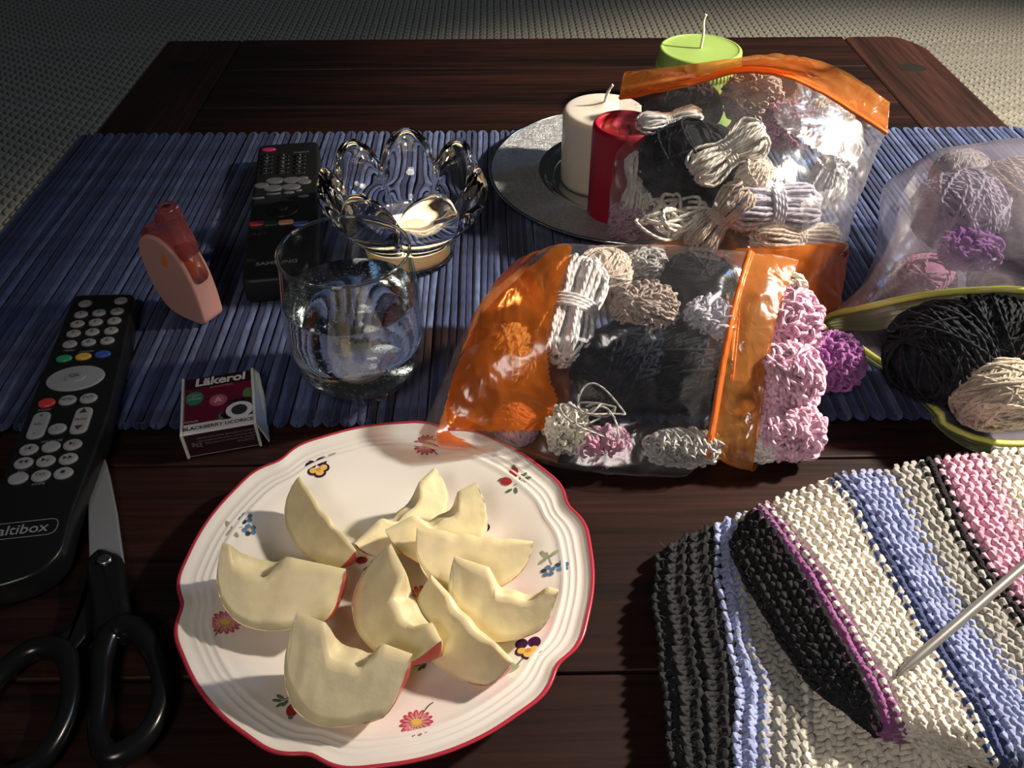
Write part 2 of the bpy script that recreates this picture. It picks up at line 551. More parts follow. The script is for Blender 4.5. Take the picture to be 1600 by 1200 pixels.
# table runner: ribbed cords side by side, looping at both hems
def cord_mat(name, c, v):
    m = mat(name, c, 0.85, bump=0.6, bscale=900, bdist=0.0005, var=v, vscale=260, sheen=0.2, spec=0.25, sscale=(1, 0.25, 1))
    return m
M_cords = [cord_mat('runner_cord_navy', (0.032, 0.052, 0.135), 0.35), cord_mat('runner_cord_blue', (0.070, 0.098, 0.205), 0.35),
           cord_mat('runner_cord_dark', (0.016, 0.027, 0.085), 0.35)]
runner = thing('table_runner', 'blue ribbed cotton runner lying across the table and over its edges', 'table runner', (0.05, 0.575, 0.0))
CP = 0.0052
def cord(seed, drop=False):
    r = random.Random(seed)
    g = G()
    y0, y1 = 0.378, 0.772
    n = 66
    ys = np.linspace(y0, y1, n)
    rr = 0.00265 * (1 + 0.03 * np.sin(ys * 600 + seed)) * (1 + 0.05 * np.array([r.uniform(-1, 1) for _ in range(n)]) * .5)
    xs = 0.0006 * np.sin(ys * 9 + seed) + 0.0004 * np.sin(ys * 31 + seed * 2)
    ph = seed % 2
    # hooked ends make the little loops of the hem
    e = CP * 0.5
    a = np.linspace(0, math.pi / 2, 4)
    sgn = 1 if ph else -1
    top = np.column_stack([xs[-1] + sgn * e * (1 - np.cos(a)), y1 + e * 1.1 * np.sin(a), 0.0026 + 0.0006 * np.sin(a)])
    bot = np.column_stack([xs[0] - sgn * e * (1 - np.cos(a)), y0 - e * 1.1 * np.sin(a), 0.0026 + 0.0006 * np.sin(a)])
    pts = np.vstack([bot[::-1][:-1], np.column_stack([xs, ys, np.full(n, 0.0026)]), top[1:]])
    rad = np.concatenate([np.full(3, 0.0023), rr, np.full(3, 0.0023)])
    tube(g, pts + np.array([0, 0, 0]), rad, 8, flat=0.85)
    me = g.mesh('cord', (0, 0.575, 0.0))
    return me
variants = []
for s in range(6):
    me0 = cord(s)
    for mi in range(3):
        me = me0.copy(); me.materials.append(M_cords[mi]); variants.append((s % 2, me))
xs_ = np.arange(-0.386, 0.5, CP)
k = 0
def put_cord(x, z, i):
    cand = [m for ph, m in variants if ph == i % 2]
    o = bpy.data.objects.new('cord', rnd.choice(cand))
    link(o, runner)
    o.location = (x - 0.05, 0.0, z)
    o.cycles.is_caustics_receiver = True
for i, x in enumerate(xs_):
    put_cord(x, 0.0, i)
for i in range(7):     # over the left and right table edges
    a = min(i, 3) / 3 * math.pi / 2
    rr = 0.006
    dz = -rr * (1 - math.cos(a)) - max(0, i - 3) * CP
    put_cord(-0.386 - 0.003 - rr * math.sin(a) - 0.0035, dz - 0.0005, i + 1)
    put_cord(0.4985 + 0.002 + rr * math.sin(a) + 0.0035, dz - 0.0005, i + 1)
g = G()
prism(g, [(-0.3885, 0.379), (0.499, 0.379), (0.499, 0.771), (-0.3885, 0.771)], 0.0003, 0.0012, 0.0)
part('backing', g, mat('runner_backing', (0.02, 0.03, 0.09), 0.9), runner, smooth=False)
MZ = 0.0048   # top of the runner
# ================================================================ plate
M_por = mat('porcelain', (0.76, 0.73, 0.69), 0.12, coat=0.4, sss=0.0)
M_prim = mat('plate_red_line', (0.42, 0.035, 0.06), 0.2)
PC = vec(-0.056, 0.2595, 0.0)
NOTCH = [math.radians(a) for a in (133, 193, 256, 325, 22, 75)]
def scal(a):
    """outline radius factor: brackets meeting in six notches"""
    d = np.full_like(a, 10.0)
    w = np.zeros_like(a)
    for n0 in NOTCH:
        dd = np.abs((a - n0 + math.pi) % (2 * math.pi) - math.pi)
        d = np.minimum(d, dd)
    return d
def plate_mod(R, Z, A):
    d = scal(A)
    k = np.clip((R - 0.066) / 0.03, 0, 1)
    notch = -0.024 * np.exp(-(d / 0.075) ** 2) + 0.010 * np.exp(-((d - 0.17) / 0.09) ** 2)
    return R * (1 + notch * k ** 1.5), Z
def plate_z(r):
    return np.interp(r, [0, 0.055, 0.062, 0.070, 0.082, 0.088, 0.1], [0.0062, 0.0062, 0.0072, 0.0098, 0.0136, 0.0146, 0.0175])
prof = [(0.0005, 0.0062), (0.02, 0.0062), (0.04, 0.0062), (0.055, 0.0062), (0.060, 0.0067), (0.065, 0.0080), (0.070, 0.0098), (0.076, 0.0118), (0.082, 0.0136),
        (0.0845, 0.0141), (0.0855, 0.0149), (0.0868, 0.0150), (0.0878, 0.0144), (0.0888, 0.0152), (0.0900, 0.0154), (0.0910, 0.0149), (0.0920, 0.0157), (0.0932, 0.0160), (0.0942, 0.0157),
        (0.0962, 0.0168), (0.0985, 0.0181), (0.0999, 0.0186), (0.1006, 0.0182), (0.1004, 0.0172), (0.097, 0.0150), (0.085, 0.0105), (0.072, 0.0068), (0.060, 0.0030),
        (0.056, 0.0004), (0.053, 0.0004), (0.052, 0.0026), (0.02, 0.003), (0.0005, 0.003)]
plate = thing('plate', 'white porcelain plate with scalloped red-lined rim and painted flowers holding apple slices', 'plate', (PC[0], PC[1], 0))
g = G(); lathe(g, prof, PC, 240, plate_mod)
part('dish', g, M_por, plate)
g = G(); lathe(g, [(0.0990, 0.01862), (0.0997, 0.01892), (0.1004, 0.01885), (0.1009, 0.0183), (0.1003, 0.0182), (0.0993, 0.0183)], PC, 240, plate_mod, cap0=False, cap1=False)
part('rim_line', g, M_prim, plate, 'thin dark red line along the rim')

M_ink = {k: mat('print_' + k, c, 0.25) for k, c in dict(
    plum=(0.045, 0.012, 0.05), yellow=(0.68, 0.45, 0.10), rose=(0.42, 0.06, 0.09), pink=(0.62, 0.22, 0.24), red=(0.30, 0.03, 0.03),
    green=(0.11, 0.15, 0.08), sage=(0.30, 0.34, 0.22), blue=(0.10, 0.20, 0.33), navy=(0.03, 0.06, 0.13), ochre=(0.50, 0.30, 0.08), orange=(0.6, 0.25, 0.08)).items()}
class Decal:
    def __init__(s, px, py, rot, scale=1.0):
        r = 0.012
        p = P(px, py, 0.009)
        s.c = p[:2]; s.rot = math.radians(rot); s.k = scale; s.g = {}
    def blob(s, col, x, y, rx, ry, rot=0.0, lift=0):
        e = ellipse(x, y, rx, ry, 14, math.radians(rot)) * s.k
        c = np.array([[x, y]]) * s.k
        q = np.vstack([c, (e + c) / 2, e])
        cs, sn = math.cos(s.rot), math.sin(s.rot)
        w = np.column_stack([q[:, 0] * cs - q[:, 1] * sn, q[:, 0] * sn + q[:, 1] * cs]) + s.c
        rr = np.linalg.norm(w - PC[:2], axis=1)
        z = plate_z(rr) + 0.00022 + lift * 0.00006
        t = [[0, 1 + i, 1 + (i + 1) % 14] for i in range(14)]
        qd = [[1 + i, 15 + i, 15 + (i + 1) % 14, 1 + (i + 1) % 14] for i in range(14)]
        s.g.setdefault(col, G()).add(np.column_stack([w, z]), q=qd, t=t)
    def line(s, col, pts, w=0.00035):
        p = catmull([np.array(q, float) for q in pts], 5)
        for a, b in zip(p[:-1], p[1:]):
            m = (a + b) / 2; d = b - a
            s.blob(col, m[0], m[1], np.linalg.norm(d) * 0.62, w, math.degrees(math.atan2(d[1], d[0])))
    def done(s, name):
        for i, (col, g) in enumerate(s.g.items()):
            part(name, g, M_ink[col], plate)
mm = 0.001
def daisy(px, py, rot, stem, k=1.0):
    d = Decal(px, py, rot, k)
    d.line('green', [(0, 0), stem, (stem[0] * 1.35 + .001, stem[1] * 1.3)], 0.4 * mm)
    for i in range(15):
        a = i / 15 * 2 * math.pi
        d.blob('rose', 5.4 * mm * math.cos(a), 4.9 * mm * math.sin(a), 1.9 * mm, 0.95 * mm, math.degrees(a), 1)
        d.blob('pink', 4.2 * mm * math.cos(a), 3.9 * mm * math.sin(a), 1.8 * mm, 0.55 * mm, math.degrees(a), 2)
    d.blob('ochre', 0, -0.3 * mm, 2.7 * mm, 2.3 * mm, 0, 3)
    d.blob('yellow', 0, 0.2 * mm, 2.2 * mm, 1.7 * mm, 0, 4)
    d.done('printed_daisy')
def pansy(px, py, rot, stem, k=1.0):
    d = Decal(px, py, rot, k)
    d.line('green', [(0, -2 * mm), (stem[0] * .5, stem[1] * .6), stem], 0.4 * mm)
    d.blob('sage', stem[0], stem[1], 3.2 * mm, 1.3 * mm, 30); d.blob('sage', stem[0] * .75 - .002, stem[1] * .8, 2.6 * mm, 1.1 * mm, 120)
    d.blob('plum', -3 * mm, 3.4 * mm, 3.0 * mm, 3.0 * mm, 0, 1); d.blob('plum', 3 * mm, 3.4 * mm, 3.0 * mm, 3.0 * mm, 0, 1)
    d.blob('plum', -3.6 * mm, -0.9 * mm, 2.6 * mm, 2.6 * mm, 0, 1); d.blob('plum', 3.6 * mm, -0.9 * mm, 2.6 * mm, 2.6 * mm, 0, 1)
    d.blob('plum', 0, -3.6 * mm, 3.4 * mm, 2.3 * mm, 0, 1)
    d.blob('yellow', -3.0 * mm, -0.6 * mm, 2.0 * mm, 1.8 * mm, 0, 2); d.blob('yellow', 3.0 * mm, -0.6 * mm, 2.0 * mm, 1.8 * mm, 0, 2)
    d.blob('yellow', 0, -2.8 * mm, 2.3 * mm, 1.9 * mm, 0, 2); d.blob('orange', 0, -0.9 * mm, 1.4 * mm, 1.2 * mm, 0, 3)
    d.done('printed_pansy')
def hips(px, py, rot, two=True, k=1.0):
    d = Decal(px, py, rot, k)
    d.line('green', [(0, -3 * mm), (3 * mm, -1 * mm), (7 * mm, 2 * mm)], 0.35 * mm)
    for x, y, r in ((6, 3.5, 40), (8, 1.2, 0), (-3, -6, 200), (1, -6.5, 280), (4, 2.5, 70), (7, -1, -30)):
        d.blob('green', x * mm, y * mm, 2.1 * mm, 0.9 * mm, r, 1)
    d.blob('red', -4.5 * mm, 0.5 * mm, 3.6 * mm, 2.6 * mm, -25, 2); d.blob('green', -7.6 * mm, 2.1 * mm, 1.4 * mm, 0.8 * mm, 20, 3)
    if two:
        d.blob('red', 0, 6 * mm, 2.7 * mm, 3.8 * mm, 0, 2); d.blob('green', 0, 10 * mm, 1.1 * mm, 1.1 * mm, 0, 3)
    d.done('printed_rose_hip')
def forget(px, py, rot, k=1.0):
    d = Decal(px, py, rot, k)
    d.line('sage', [(-1 * mm, 1 * mm), (-2 * mm, 5 * mm), (-3 * mm, 9 * mm)], 0.3 * mm)
    for x, y, r in ((-4.5, 8, 120), (0.5, 7.5, 35), (-5, 4.5, 215)):
        d.blob('sage', x * mm, y * mm, 3.0 * mm, 1.1 * mm, r, 1)
    for cx, cy in ((-3, -2.5), (4.2, -0.6)):
        for i in range(5):
            a = i / 5 * 2 * math.pi + .3
            d.blob('navy' if i == 2 else 'blue', (cx + 2.3 * math.cos(a)) * mm, (cy + 2.3 * math.sin(a)) * mm, 1.45 * mm, 1.25 * mm, 0, 2)
        d.blob('yellow', cx * mm, cy * mm, 0.8 * mm, 0.7 * mm, 0, 3)
    d.done('printed_forget_me_not')
daisy(667, 706, 180, (-.006, .006)); daisy(355, 980, 0, (-.003, -.009)); daisy(652, 1137, 0, (.004, .008)); daisy(655, 930, 40, (-.003, .008), 1.1)
pansy(499, 741, 25, (.010, .006)); pansy(825, 1022, 0, (-.007, -.010)); pansy(745, 815, 200, (.004, -.008))
hips(803, 762, 0, True, .95); hips(463, 1098, 180, True, .95); hips(576, 868, 20, False, .9); hips(674, 1026, 190, False, .9)
forget(865, 893, 0); forget(385, 830, 100)

# ================================================================ apple slices
M_flesh = mat('apple_flesh', (0.80, 0.70, 0.43), 0.42, var=0.10, vscale=70, bump=0.12, bscale=350, bdist=0.0006, sss=0.3, sssr=0.004, sscale=None)
def peel_mat():
    m = mat('apple_peel', (0.55, 0.05, 0.04), 0.25, coat=0.3)
    nt = m.node_tree; b = nt.nodes['Principled BSDF']
    tc = nt.nodes.new('ShaderNodeTexCoord')
    uv = nt.nodes.new('ShaderNodeUVMap'); uv.uv_map = 'uv'
    nz = nt.nodes.new('ShaderNodeTexNoise'); nz.inputs['Scale'].default_value = 90; nz.inputs['Detail'].default_value = 5
    mp = nt.nodes.new('ShaderNodeMapping'); mp.inputs['Scale'].default_value = (1, 1, 0.5)
    nt.links.new(tc.outputs['Object'], mp.inputs[0]); nt.links.new(mp.outputs[0], nz.inputs['Vector'])
    sp = nt.nodes.new('ShaderNodeSeparateXYZ'); nt.links.new(uv.outputs[0], sp.inputs[0])
    ma = nt.nodes.new('ShaderNodeMath'); ma.operation = 'MULTIPLY_ADD'; ma.inputs[1].default_value = 0.45
    nt.links.new(nz.outputs[0], ma.inputs[0]); nt.links.new(sp.outputs[1], ma.inputs[2])
    r = nt.nodes.new('ShaderNodeValToRGB')
    r.color_ramp.elements[0].position = 0.95; r.color_ramp.elements[0].color = (0.78, 0.56, 0.30, 1)
    r.color_ramp.elements[1].position = 1.18; r.color_ramp.elements[1].color = (0.55, 0.045, 0.03, 1)
    r.color_ramp.elements[0].position = 0.60; r.color_ramp.elements[1].position = 0.67
    nt.links.new(ma.outputs[0], r.inputs[0]); nt.links.new(r.outputs[0], b.inputs['Base Color'])
    return m
M_peel = peel_mat()
M_core = mat('apple_core_brown', (0.40, 0.24, 0.08), 0.6, var=.3, vscale=300)

def apple_slice(label, A, B, out, depth, ang, core, notch=(0.3, 0.75), seed=0, endr=.8, shape=0.62):
    """A, B: the two tips; out: where the peel side points; ang: wedge angle; core: how deep the core was cut out"""
    A = P(*A); B = P(*B)
    ax = B - A; L = np.linalg.norm(ax); ax /= L
    out = np.asarray(out, float); out = out - ax * (out @ ax); out = unit(out)
    sd = np.cross(ax, out)
    c = (A + B) / 2
    r = np.random.default_rng(seed)
    nz_, na, nr_ = 34, 9, 7
    s = np.linspace(0, 1, nz_)
    z = -np.cos(s * math.pi) * 0.5                      # -0.5 .. 0.5 along the core axis
    ro = depth * (np.sqrt(np.clip(1 - (2 * z) ** 2, 0, 1)) ** np.interp(s, [.5, .85], [shape * 1.35, min(shape * 1.35, endr)])) * (1 - 0.10 * (z * 2))
    ro = np.maximum(ro, 0.0012)
    w = np.clip((s - notch[0]) / 0.07, 0, 1) * np.clip((notch[1] - s) / 0.06, 0, 1)
    ri = core * w * (1 - 0.35 * ((s - 0.5) / 0.3) ** 2) + 0.0006
    ri = ri + 0.0006 * np.sin(s * 43 + seed) * w
    ri = np.minimum(ri, ro * 0.75)
    th = np.linspace(-ang / 2, ang / 2, na)
    # outline of each cross-section: inner edge -> face 1 -> peel -> face 2
    sec = []
    for i in range(nz_):
        pts = []
        f = np.linspace(0, 1, nr_)
        for q in f[:-1]:
            rr = ri[i] + (ro[i] - ri[i]) * q
            pts.append((rr, th[0]))
        for t in th[:-1]:
            pts.append((ro[i], t))
        for q in f[::-1][:-1]:
            rr = ri[i] + (ro[i] - ri[i]) * q
            pts.append((rr, th[-1]))
        for t in th[::-1][::2][:-1]:
            pts.append((ri[i], t))
        sec.append(pts)
    sec = np.array(sec)
    m = sec.shape[1]
    R = sec[..., 0]; Tt = sec[..., 1]
    wob = 0.00035 * np.sin(40 * R / depth + Tt * 3 + seed) 
    V = (c + (ax * (z * L)[:, None])[:, None, :] + out * (R * np.cos(Tt))[..., None] + sd * ((R * np.sin(Tt)) + wob * 0.6)[..., None])
    lo = V[..., 2].min()
    rc = np.linalg.norm(c[:2] + out[:2] * depth * .5 - PC[:2])
    dz = float(plate_z(rc)) + 0.0004 - lo
    cdir = np.array([0, 0, CAM_H]) - c
    V += cdir / cdir[2] * dz
    c = c + cdir / cdir[2] * dz
    base = V.reshape(-1, 3).mean(0); base[2] = V[..., 2].min()
    t = thing('apple_slice', label, 'apple slice', base, 'apple slices on the flowered plate')
    g = G(); g.add(V.reshape(-1, 3), grid_faces(nz_, m), ngons=[list(range(m))[::-1], [(nz_ - 1) * m + k for k in range(m)]])
    part('flesh', g, M_flesh, t)
    # peel
    i0 = nr_ - 1
    pv = V[:, i0:i0 + na, :]
    cen = V.mean(1)[:, None, :]
    dirn = out * np.cos(th)[None, :, None] + sd * np.sin(th)[None, :, None]
    pv2 = pv + dirn * 0.0005
    pv1 = pv - dirn * 0.0002
    ring = np.concatenate([pv1, pv2[:, ::-1]], 1)
    uqz = np.repeat(s[:, None] * .5, ring.shape[1], 1)
    q = grid_faces(nz_, ring.shape[1])
    vv = uqz.ravel()[q]
    g = G(); g.add(ring.reshape(-1, 3), q, uq=np.stack([vv * 0, vv], -1))
    part('peel', g, M_peel, t)
    return t
rd = math.radians
SL = [
 ('slim apple slice standing alone at the upper left of the pile, red tip pointing down', (468, 744), (556, 858), (-.38, -.22, -.9), .0265, 42, .0015, (.3, .7), 1),
 ('notched apple slice at the back of the pile, leaning behind the two-lobed one', (677, 730), (554, 846), (.22, -.32, -.9), .0275, 50, .0075, (.30, .62), 2),
 ('wide pale apple slice with a rounded upper lobe, second from the back', (742, 752), (602, 826), (.15, -.42, -.9), .0345, 46, .0095, (.30, .62), 3),
 ('half-moon apple slice with a straight upper edge, right of the centre', (653, 822), (832, 844), (0, -.5, -.85), .0315, 42, .0010, (.3, .7), 4),
 ('apple slice nearest the blue flowers on the right, scooped edge and red corner', (712, 868), (872, 920), (-.05, -.42, -.9), .0350, 38, .0100, (.40, .78), 5),
 ('leftmost apple slice with a long cut tip and red patch at its right end', (350, 848), (538, 888), (.0, -.36, -.9), .0370, 72, .0120, (.16, .50), 6),
 ('big broad apple slice lowest in the pile, with a flap of core at its right', (466, 956), (642, 1020), (-.12, -.42, -.9), .0430, 52, .0125, (.34, .66), 7),
 ('apple slice in the centre with its pointed tip up and core corner cut out', (612, 850), (690, 998), (-.48, -.15, -.9), .0360, 58, .0110, (.38, .72), 8),
 ('slanting apple slice right of the centre, pointing down at the lower pansy', (676, 898), (802, 1030), (-.30, -.30, -.9), .0300, 44, .0030, (.3, .7), 9)]
for lab, a, b, out, dep, ang, core, notch, sd_ in SL:
    dep *= .92
    zt_ = .0068 + dep * .86
    apple_slice(lab, (a[0], a[1], zt_ + .001), (b[0], b[1], zt_ - .006 + .002 * (sd_ == 4)), out, dep, rd(ang), core, notch, seed=sd_, endr={1: .45, 5: .5, 6: .3, 7: .34, 8: .38, 9: .5}.get(sd_, .9))

# ================================================================ drinking glass with water
M_glass = mat('clear_glass', (0.97, 0.985, 0.98), 0.0, trans=1.0, ior=1.48)
def part_clear(m, f):
    nt = m.node_tree; b = nt.nodes['Principled BSDF']; out = nt.nodes['Material Output']
    tr = nt.nodes.new('ShaderNodeBsdfTransparent'); tr.inputs[0].default_value = (.98, .985, .98, 1)
    mx = nt.nodes.new('ShaderNodeMixShader'); mx.inputs[0].default_value = f
    nt.links.new(b.outputs[0], mx.inputs[1]); nt.links.new(tr.outputs[0], mx.inputs[2]); nt.links.new(mx.outputs[0], out.inputs['Surface'])
def thin_glass(m, k=1.0):
    nt = m.node_tree; out = nt.nodes['Material Output']
    tr = nt.nodes.new('ShaderNodeBsdfTransparent'); tr.inputs[0].default_value = (.97, .985, .98, 1)
    gl = nt.nodes.new('ShaderNodeBsdfGlossy'); gl.inputs['Roughness'].default_value = .03
    mx = nt.nodes.new('ShaderNodeMixShader')
    nt.links.new(edge_gloss(nt, .8), mx.inputs[0]); nt.links.new(tr.outputs[0], mx.inputs[1]); nt.links.new(gl.outputs[0], mx.inputs[2])
    nt.links.new(mx.outputs[0], out.inputs['Surface'])
thin_glass(M_glass)
M_glassb = mat('bubbly_glass', (0.97, 0.985, 0.98), 0.0, trans=1.0, ior=1.40, bump=0.55, bscale=420, bdist=0.0012)
M_water = mat('sparkling_water', (0.93, 0.96, 0.98), 0.0, trans=1.0, ior=1.33, bump=0.12, bscale=260, bdist=0.0006)

GC = vec(-0.0865, 0.4095, MZ - 0.0006)
GS = lambda pr: [(r, z * 1.085) for r, z in pr]
glass = thing('drinking_glass', 'round-bellied clear glass half full of sparkling water on the blue runner', 'glass', GC)
outer = [(0.0005, 0.0), (0.017, 0.0), (0.0205, 0.0012), (0.0245, 0.0045), (0.031, 0.0115), (0.0365, 0.020), (0.0398, 0.030), (0.0410, 0.040), (0.0405, 0.055), (0.0392, 0.070), (0.0376, 0.085), (0.0371, 0.0915)]
inner = [(0.0366, 0.0925), (0.0361, 0.0915), (0.0366, 0.085), (0.0380, 0.070), (0.0391, 0.055), (0.0396, 0.040), (0.0382, 0.030), (0.0345, 0.020), (0.0285, 0.0125), (0.021, 0.0085), (0.012, 0.0072), (0.0005, 0.007)]
g = G(); lathe(g, catmull(GS(outer + inner), 3), GC, 96)
part('glass_wall', g, M_glass, glass)
a = np.linspace(0, 2 * math.pi, 96, endpoint=False)
g = G(); tube(g, GC + np.column_stack([0.0366 * np.cos(a), 0.0366 * np.sin(a), np.full(96, 0.0998)]), 0.0009, 8, closed=True)
part('rim', g, mat('glass_rim', (0.97, 0.985, 0.98), 0.02, trans=1.0, ior=1.5), glass)
wp = [(0.0005, 0.0066), (0.012, 0.0068), (0.0214, 0.0081), (0.0290, 0.0122), (0.0350, 0.0198), (0.0386, 0.030), (0.0400, 0.040), (0.0396, 0.055), (0.0391, 0.0634), (0.03905, 0.0638), (0.0387, 0.0640), (0.0383, 0.0640), (0.0360, 0.0640), (0.0005, 0.0640)]
water = solo('water', lathe(G(), GS(wp), GC, 96), M_water, GC + vec(0, 0, .007), 'clear sparkling water standing in the drinking glass', 'water')
water.cycles.is_caustics_caster = True
# bubbles clinging to the inside wall
g = G()
ico = [(0, 0, 1), (1, 0, 0), (0, 1, 0), (-1, 0, 0), (0, -1, 0), (0, 0, -1)]
icf = [(0, 1, 2), (0, 2, 3), (0, 3, 4), (0, 4, 1), (5, 2, 1), (5, 3, 2), (5, 4, 3), (5, 1, 4)]
for k in range(900):
    z = 0.010 + 0.045 * rnd.random() ** 1.9
    r = np.interp(z, [0.0072, 0.0086, 0.0127, 0.0202, 0.03, 0.04, 0.055], [0.012, 0.021, 0.0284, 0.0343, 0.0379, 0.0393, 0.0388]) - 0.0010
    a = rnd.uniform(0, 2 * math.pi)
    s = rnd.uniform(0.0003, 0.0008)
    g.add(np.array(ico) * s + GC + vec(r * math.cos(a), r * math.sin(a), z * 1.085), t=icf)
M_bub = mat('air_bubble', (0.75, 0.80, 0.80), 0.12, trans=0.5, ior=1.1)
part('bubbles', g, M_bub, water, 'tiny air bubbles clinging under the surface', kind='stuff')

# ================================================================ crystal lotus candle holder
M_crys = mat('lead_crystal', (0.985, 0.985, 0.985), 0.0, trans=1.0, ior=1.56)
LC = vec(-0.0685, 0.5595, MZ - 0.0006)
lotus = thing('crystal_bowl', 'heavy clear crystal candle bowl shaped like an open lotus flower', 'candle holder', LC)
NP_ = 7
def petal(A, off=0.0):
    x = (A * NP_ / (2 * math.pi) + off) % 1.0
    return np.abs(np.sin(math.pi * x))
op = [(0.0005, 0.0), (0.026, 0.0), (0.0315, 0.0012), (0.0335, 0.006), (0.0345, 0.012), (0.0375, 0.021), (0.0450, 0.030), (0.0535, 0.040), (0.0585, 0.051), (0.0590, 0.061), (0.0560, 0.071), (0.0530, 0.0755)]
ip = [(0.0505, 0.0755), (0.0500, 0.071), (0.0515, 0.061), (0.0495, 0.051), (0.0440, 0.041), (0.0370, 0.034), (0.0320, 0.0295), (0.0305, 0.026), (0.0302, 0.0150), (0.0300, 0.0060), (0.0285, 0.0048), (0.0100, 0.0044), (0.0005, 0.0044)]
def lotus_mod(R, Z, A):
    pz = petal(A, 0.75)
    k = np.clip((Z - 0.034) / 0.040, 0, 1)
    drop = (1 - pz ** 0.62) * 0.026
    Zn = Z - k * drop
    kr = np.clip((Z - 0.012) / 0.04, 0, 1)
    return R * (1 - 0.16 * kr * (1 - pz ** 0.5)) + 0.0 * Zn, Zn
g = G(); lathe(g, catmull([(r * 1.04, z * 1.03) for r, z in op + ip], 3), LC, 256, lotus_mod)
part('crystal_body', g, M_crys, lotus).cycles.is_caustics_caster = True

# burning tealight down in the well
M_wring = mat('tealight_wax', (0.88, 0.84, 0.76), 0.35, sss=0.6, sssr=0.010)
M_pool = mat('molten_wax', (0.9, 0.88, 0.84), 0.02, trans=1.0, ior=1.43)
thin_glass(M_pool)
TL = LC + vec(0, 0, 0.0049)
tea = thing('tealight', 'burning tealight glowing white in the base of the crystal bowl', 'tealight', TL)
g = G(); lathe(g, [(0.0005, 0.0), (0.0272, 0.0), (0.0282, 0.0008), (0.0284, 0.0150), (0.0276, 0.0158), (0.0262, 0.0152), (0.0240, 0.0120), (0.0228, 0.0060), (0.0222, 0.0), (0.0272, 0.0)], TL, 64, cap0=False, cap1=False)
part('wax', g, M_wring, tea)
g = G(); lathe(g, [(0.0005, 0.0121), (0.0235, 0.0121), (0.0235, 0.0124), (0.0005, 0.0124)], TL, 48)
part('molten_pool', g, M_pool, tea)
g = G(); tube(g, [TL + vec(.001, 0, .003), TL + vec(0, 0, .012), TL + vec(.001, 0, .0165)], .0007, 6)
part('wick', g, M_wickb, tea) if 'M_wickb' in globals() else part('wick', g, mat('tealight_wick', (.02, .015, .01), .9), tea)
M_flame = bpy.data.materials.new('flame'); M_flame.use_nodes = True
fb_ = M_flame.node_tree.nodes['Principled BSDF']; fb_.inputs['Emission Color'].default_value = (1.0, 0.72, 0.40, 1); fb_.inputs['Emission Strength'].default_value = 800.0
g = G(); lathe(g, catmull([(0.0002, 0.0150), (0.0016, 0.0160), (0.0022, 0.0180), (0.0017, 0.0210), (0.0007, 0.0240), (0.0001, 0.0260)], 3), TL + vec(.001, 0, 0), 20)
part('flame', g, M_flame, tea, 'small low flame')
# light('flame_light', 'POINT', TL + vec(.001, 0, .019), 0.055, (1.0, 0.80, 0.56), shadow_soft_size=0.0022)

# ================================================================ silver tray and three candles
def silver_mat(name, engraved):
    m = mat(name, (0.60, 0.62, 0.64), 0.45 if engraved else 0.10, 0.55 if engraved else 1.0)
    nt = m.node_tree; b = nt.nodes['Principled BSDF']
    if engraved:
        tc = nt.nodes.new('ShaderNodeTexCoord')
        vo = nt.nodes.new('ShaderNodeTexVoronoi'); vo.feature = 'DISTANCE_TO_EDGE'; vo.inputs['Scale'].default_value = 110
        nz = nt.nodes.new('ShaderNodeTexNoise'); nz.inputs['Scale'].default_value = 45; nz.inputs['Detail'].default_value = 3
        mx = nt.nodes.new('ShaderNodeMixRGB'); mx.inputs[0].default_value = 0.25
        nt.links.new(tc.outputs['Object'], nz.inputs['Vector'])
        nt.links.new(tc.outputs['Object'], mx.inputs[1]); nt.links.new(nz.outputs[1], mx.inputs[2])
        nt.links.new(mx.outputs[0], vo.inputs['Vector'])
        r = nt.nodes.new('ShaderNodeValToRGB')
        r.color_ramp.elements[0].position = 0.03; r.color_ramp.elements[0].color = (1, 1, 1, 1)
        r.color_ramp.elements[1].position = 0.10; r.color_ramp.elements[1].color = (0, 0, 0, 1)
        nt.links.new(vo.outputs['Distance'], r.inputs[0])
        cm_ = nt.nodes.new('ShaderNodeMixRGB'); cm_.inputs[1].default_value = (0.38, 0.40, 0.41, 1); cm_.inputs[2].default_value = (0.70, 0.72, 0.74, 1)
        nt.links.new(r.outputs[0], cm_.inputs[0]); nt.links.new(cm_.outputs[0], b.inputs['Base Color'])
        bp = nt.nodes.new('ShaderNodeBump'); bp.inputs['Strength'].default_value = 0.6; bp.inputs['Distance'].default_value = 0.0006
        nt.links.new(r.outputs[0], bp.inputs['Height']); nt.links.new(bp.outputs[0], b.inputs['Normal'])
    return m
M_silver = silver_mat('polished_silver', False); M_engr = silver_mat('engraved_silver', True)
TC = vec(0.1165, 0.677, MZ - 0.0004)
tray = thing('silver_tray', 'round silver tray with engraved floral rim under the white and red candles', 'tray', TC)
g = G(); lathe(g, catmull([(0.0005, 0.0), (0.06, 0.0), (0.068, 0.0006), (0.0745, 0.0025), (0.0785, 0.0058), (0.0815, 0.0078), (0.0815, 0.0088), (0.0780, 0.0078), (0.0740, 0.0050), (0.069, 0.0024), (0.062, 0.0014), (0.0005, 0.0012)], 4), TC, 128)
part('tray_well', g, M_silver, tray, 'mirror-bright sunken centre')
g = G(); lathe(g, [(0.0815, 0.0074), (0.100, 0.0088), (0.1225, 0.0100), (0.1225, 0.0112), (0.100, 0.0098), (0.0815, 0.0088)], TC, 160, cap0=False, cap1=False)
g.Q.append(np.array([[5 * 160 + k, 5 * 160 + (k + 1) % 160, (k + 1) % 160, k] for k in range(160)])); g.uq.append(np.zeros((160, 4, 2)))
part('engraved_rim', g, M_engr, tray, 'dull rim engraved with vines', smooth=False)
g = G(); a = np.linspace(0, 2 * math.pi, 160, endpoint=False)
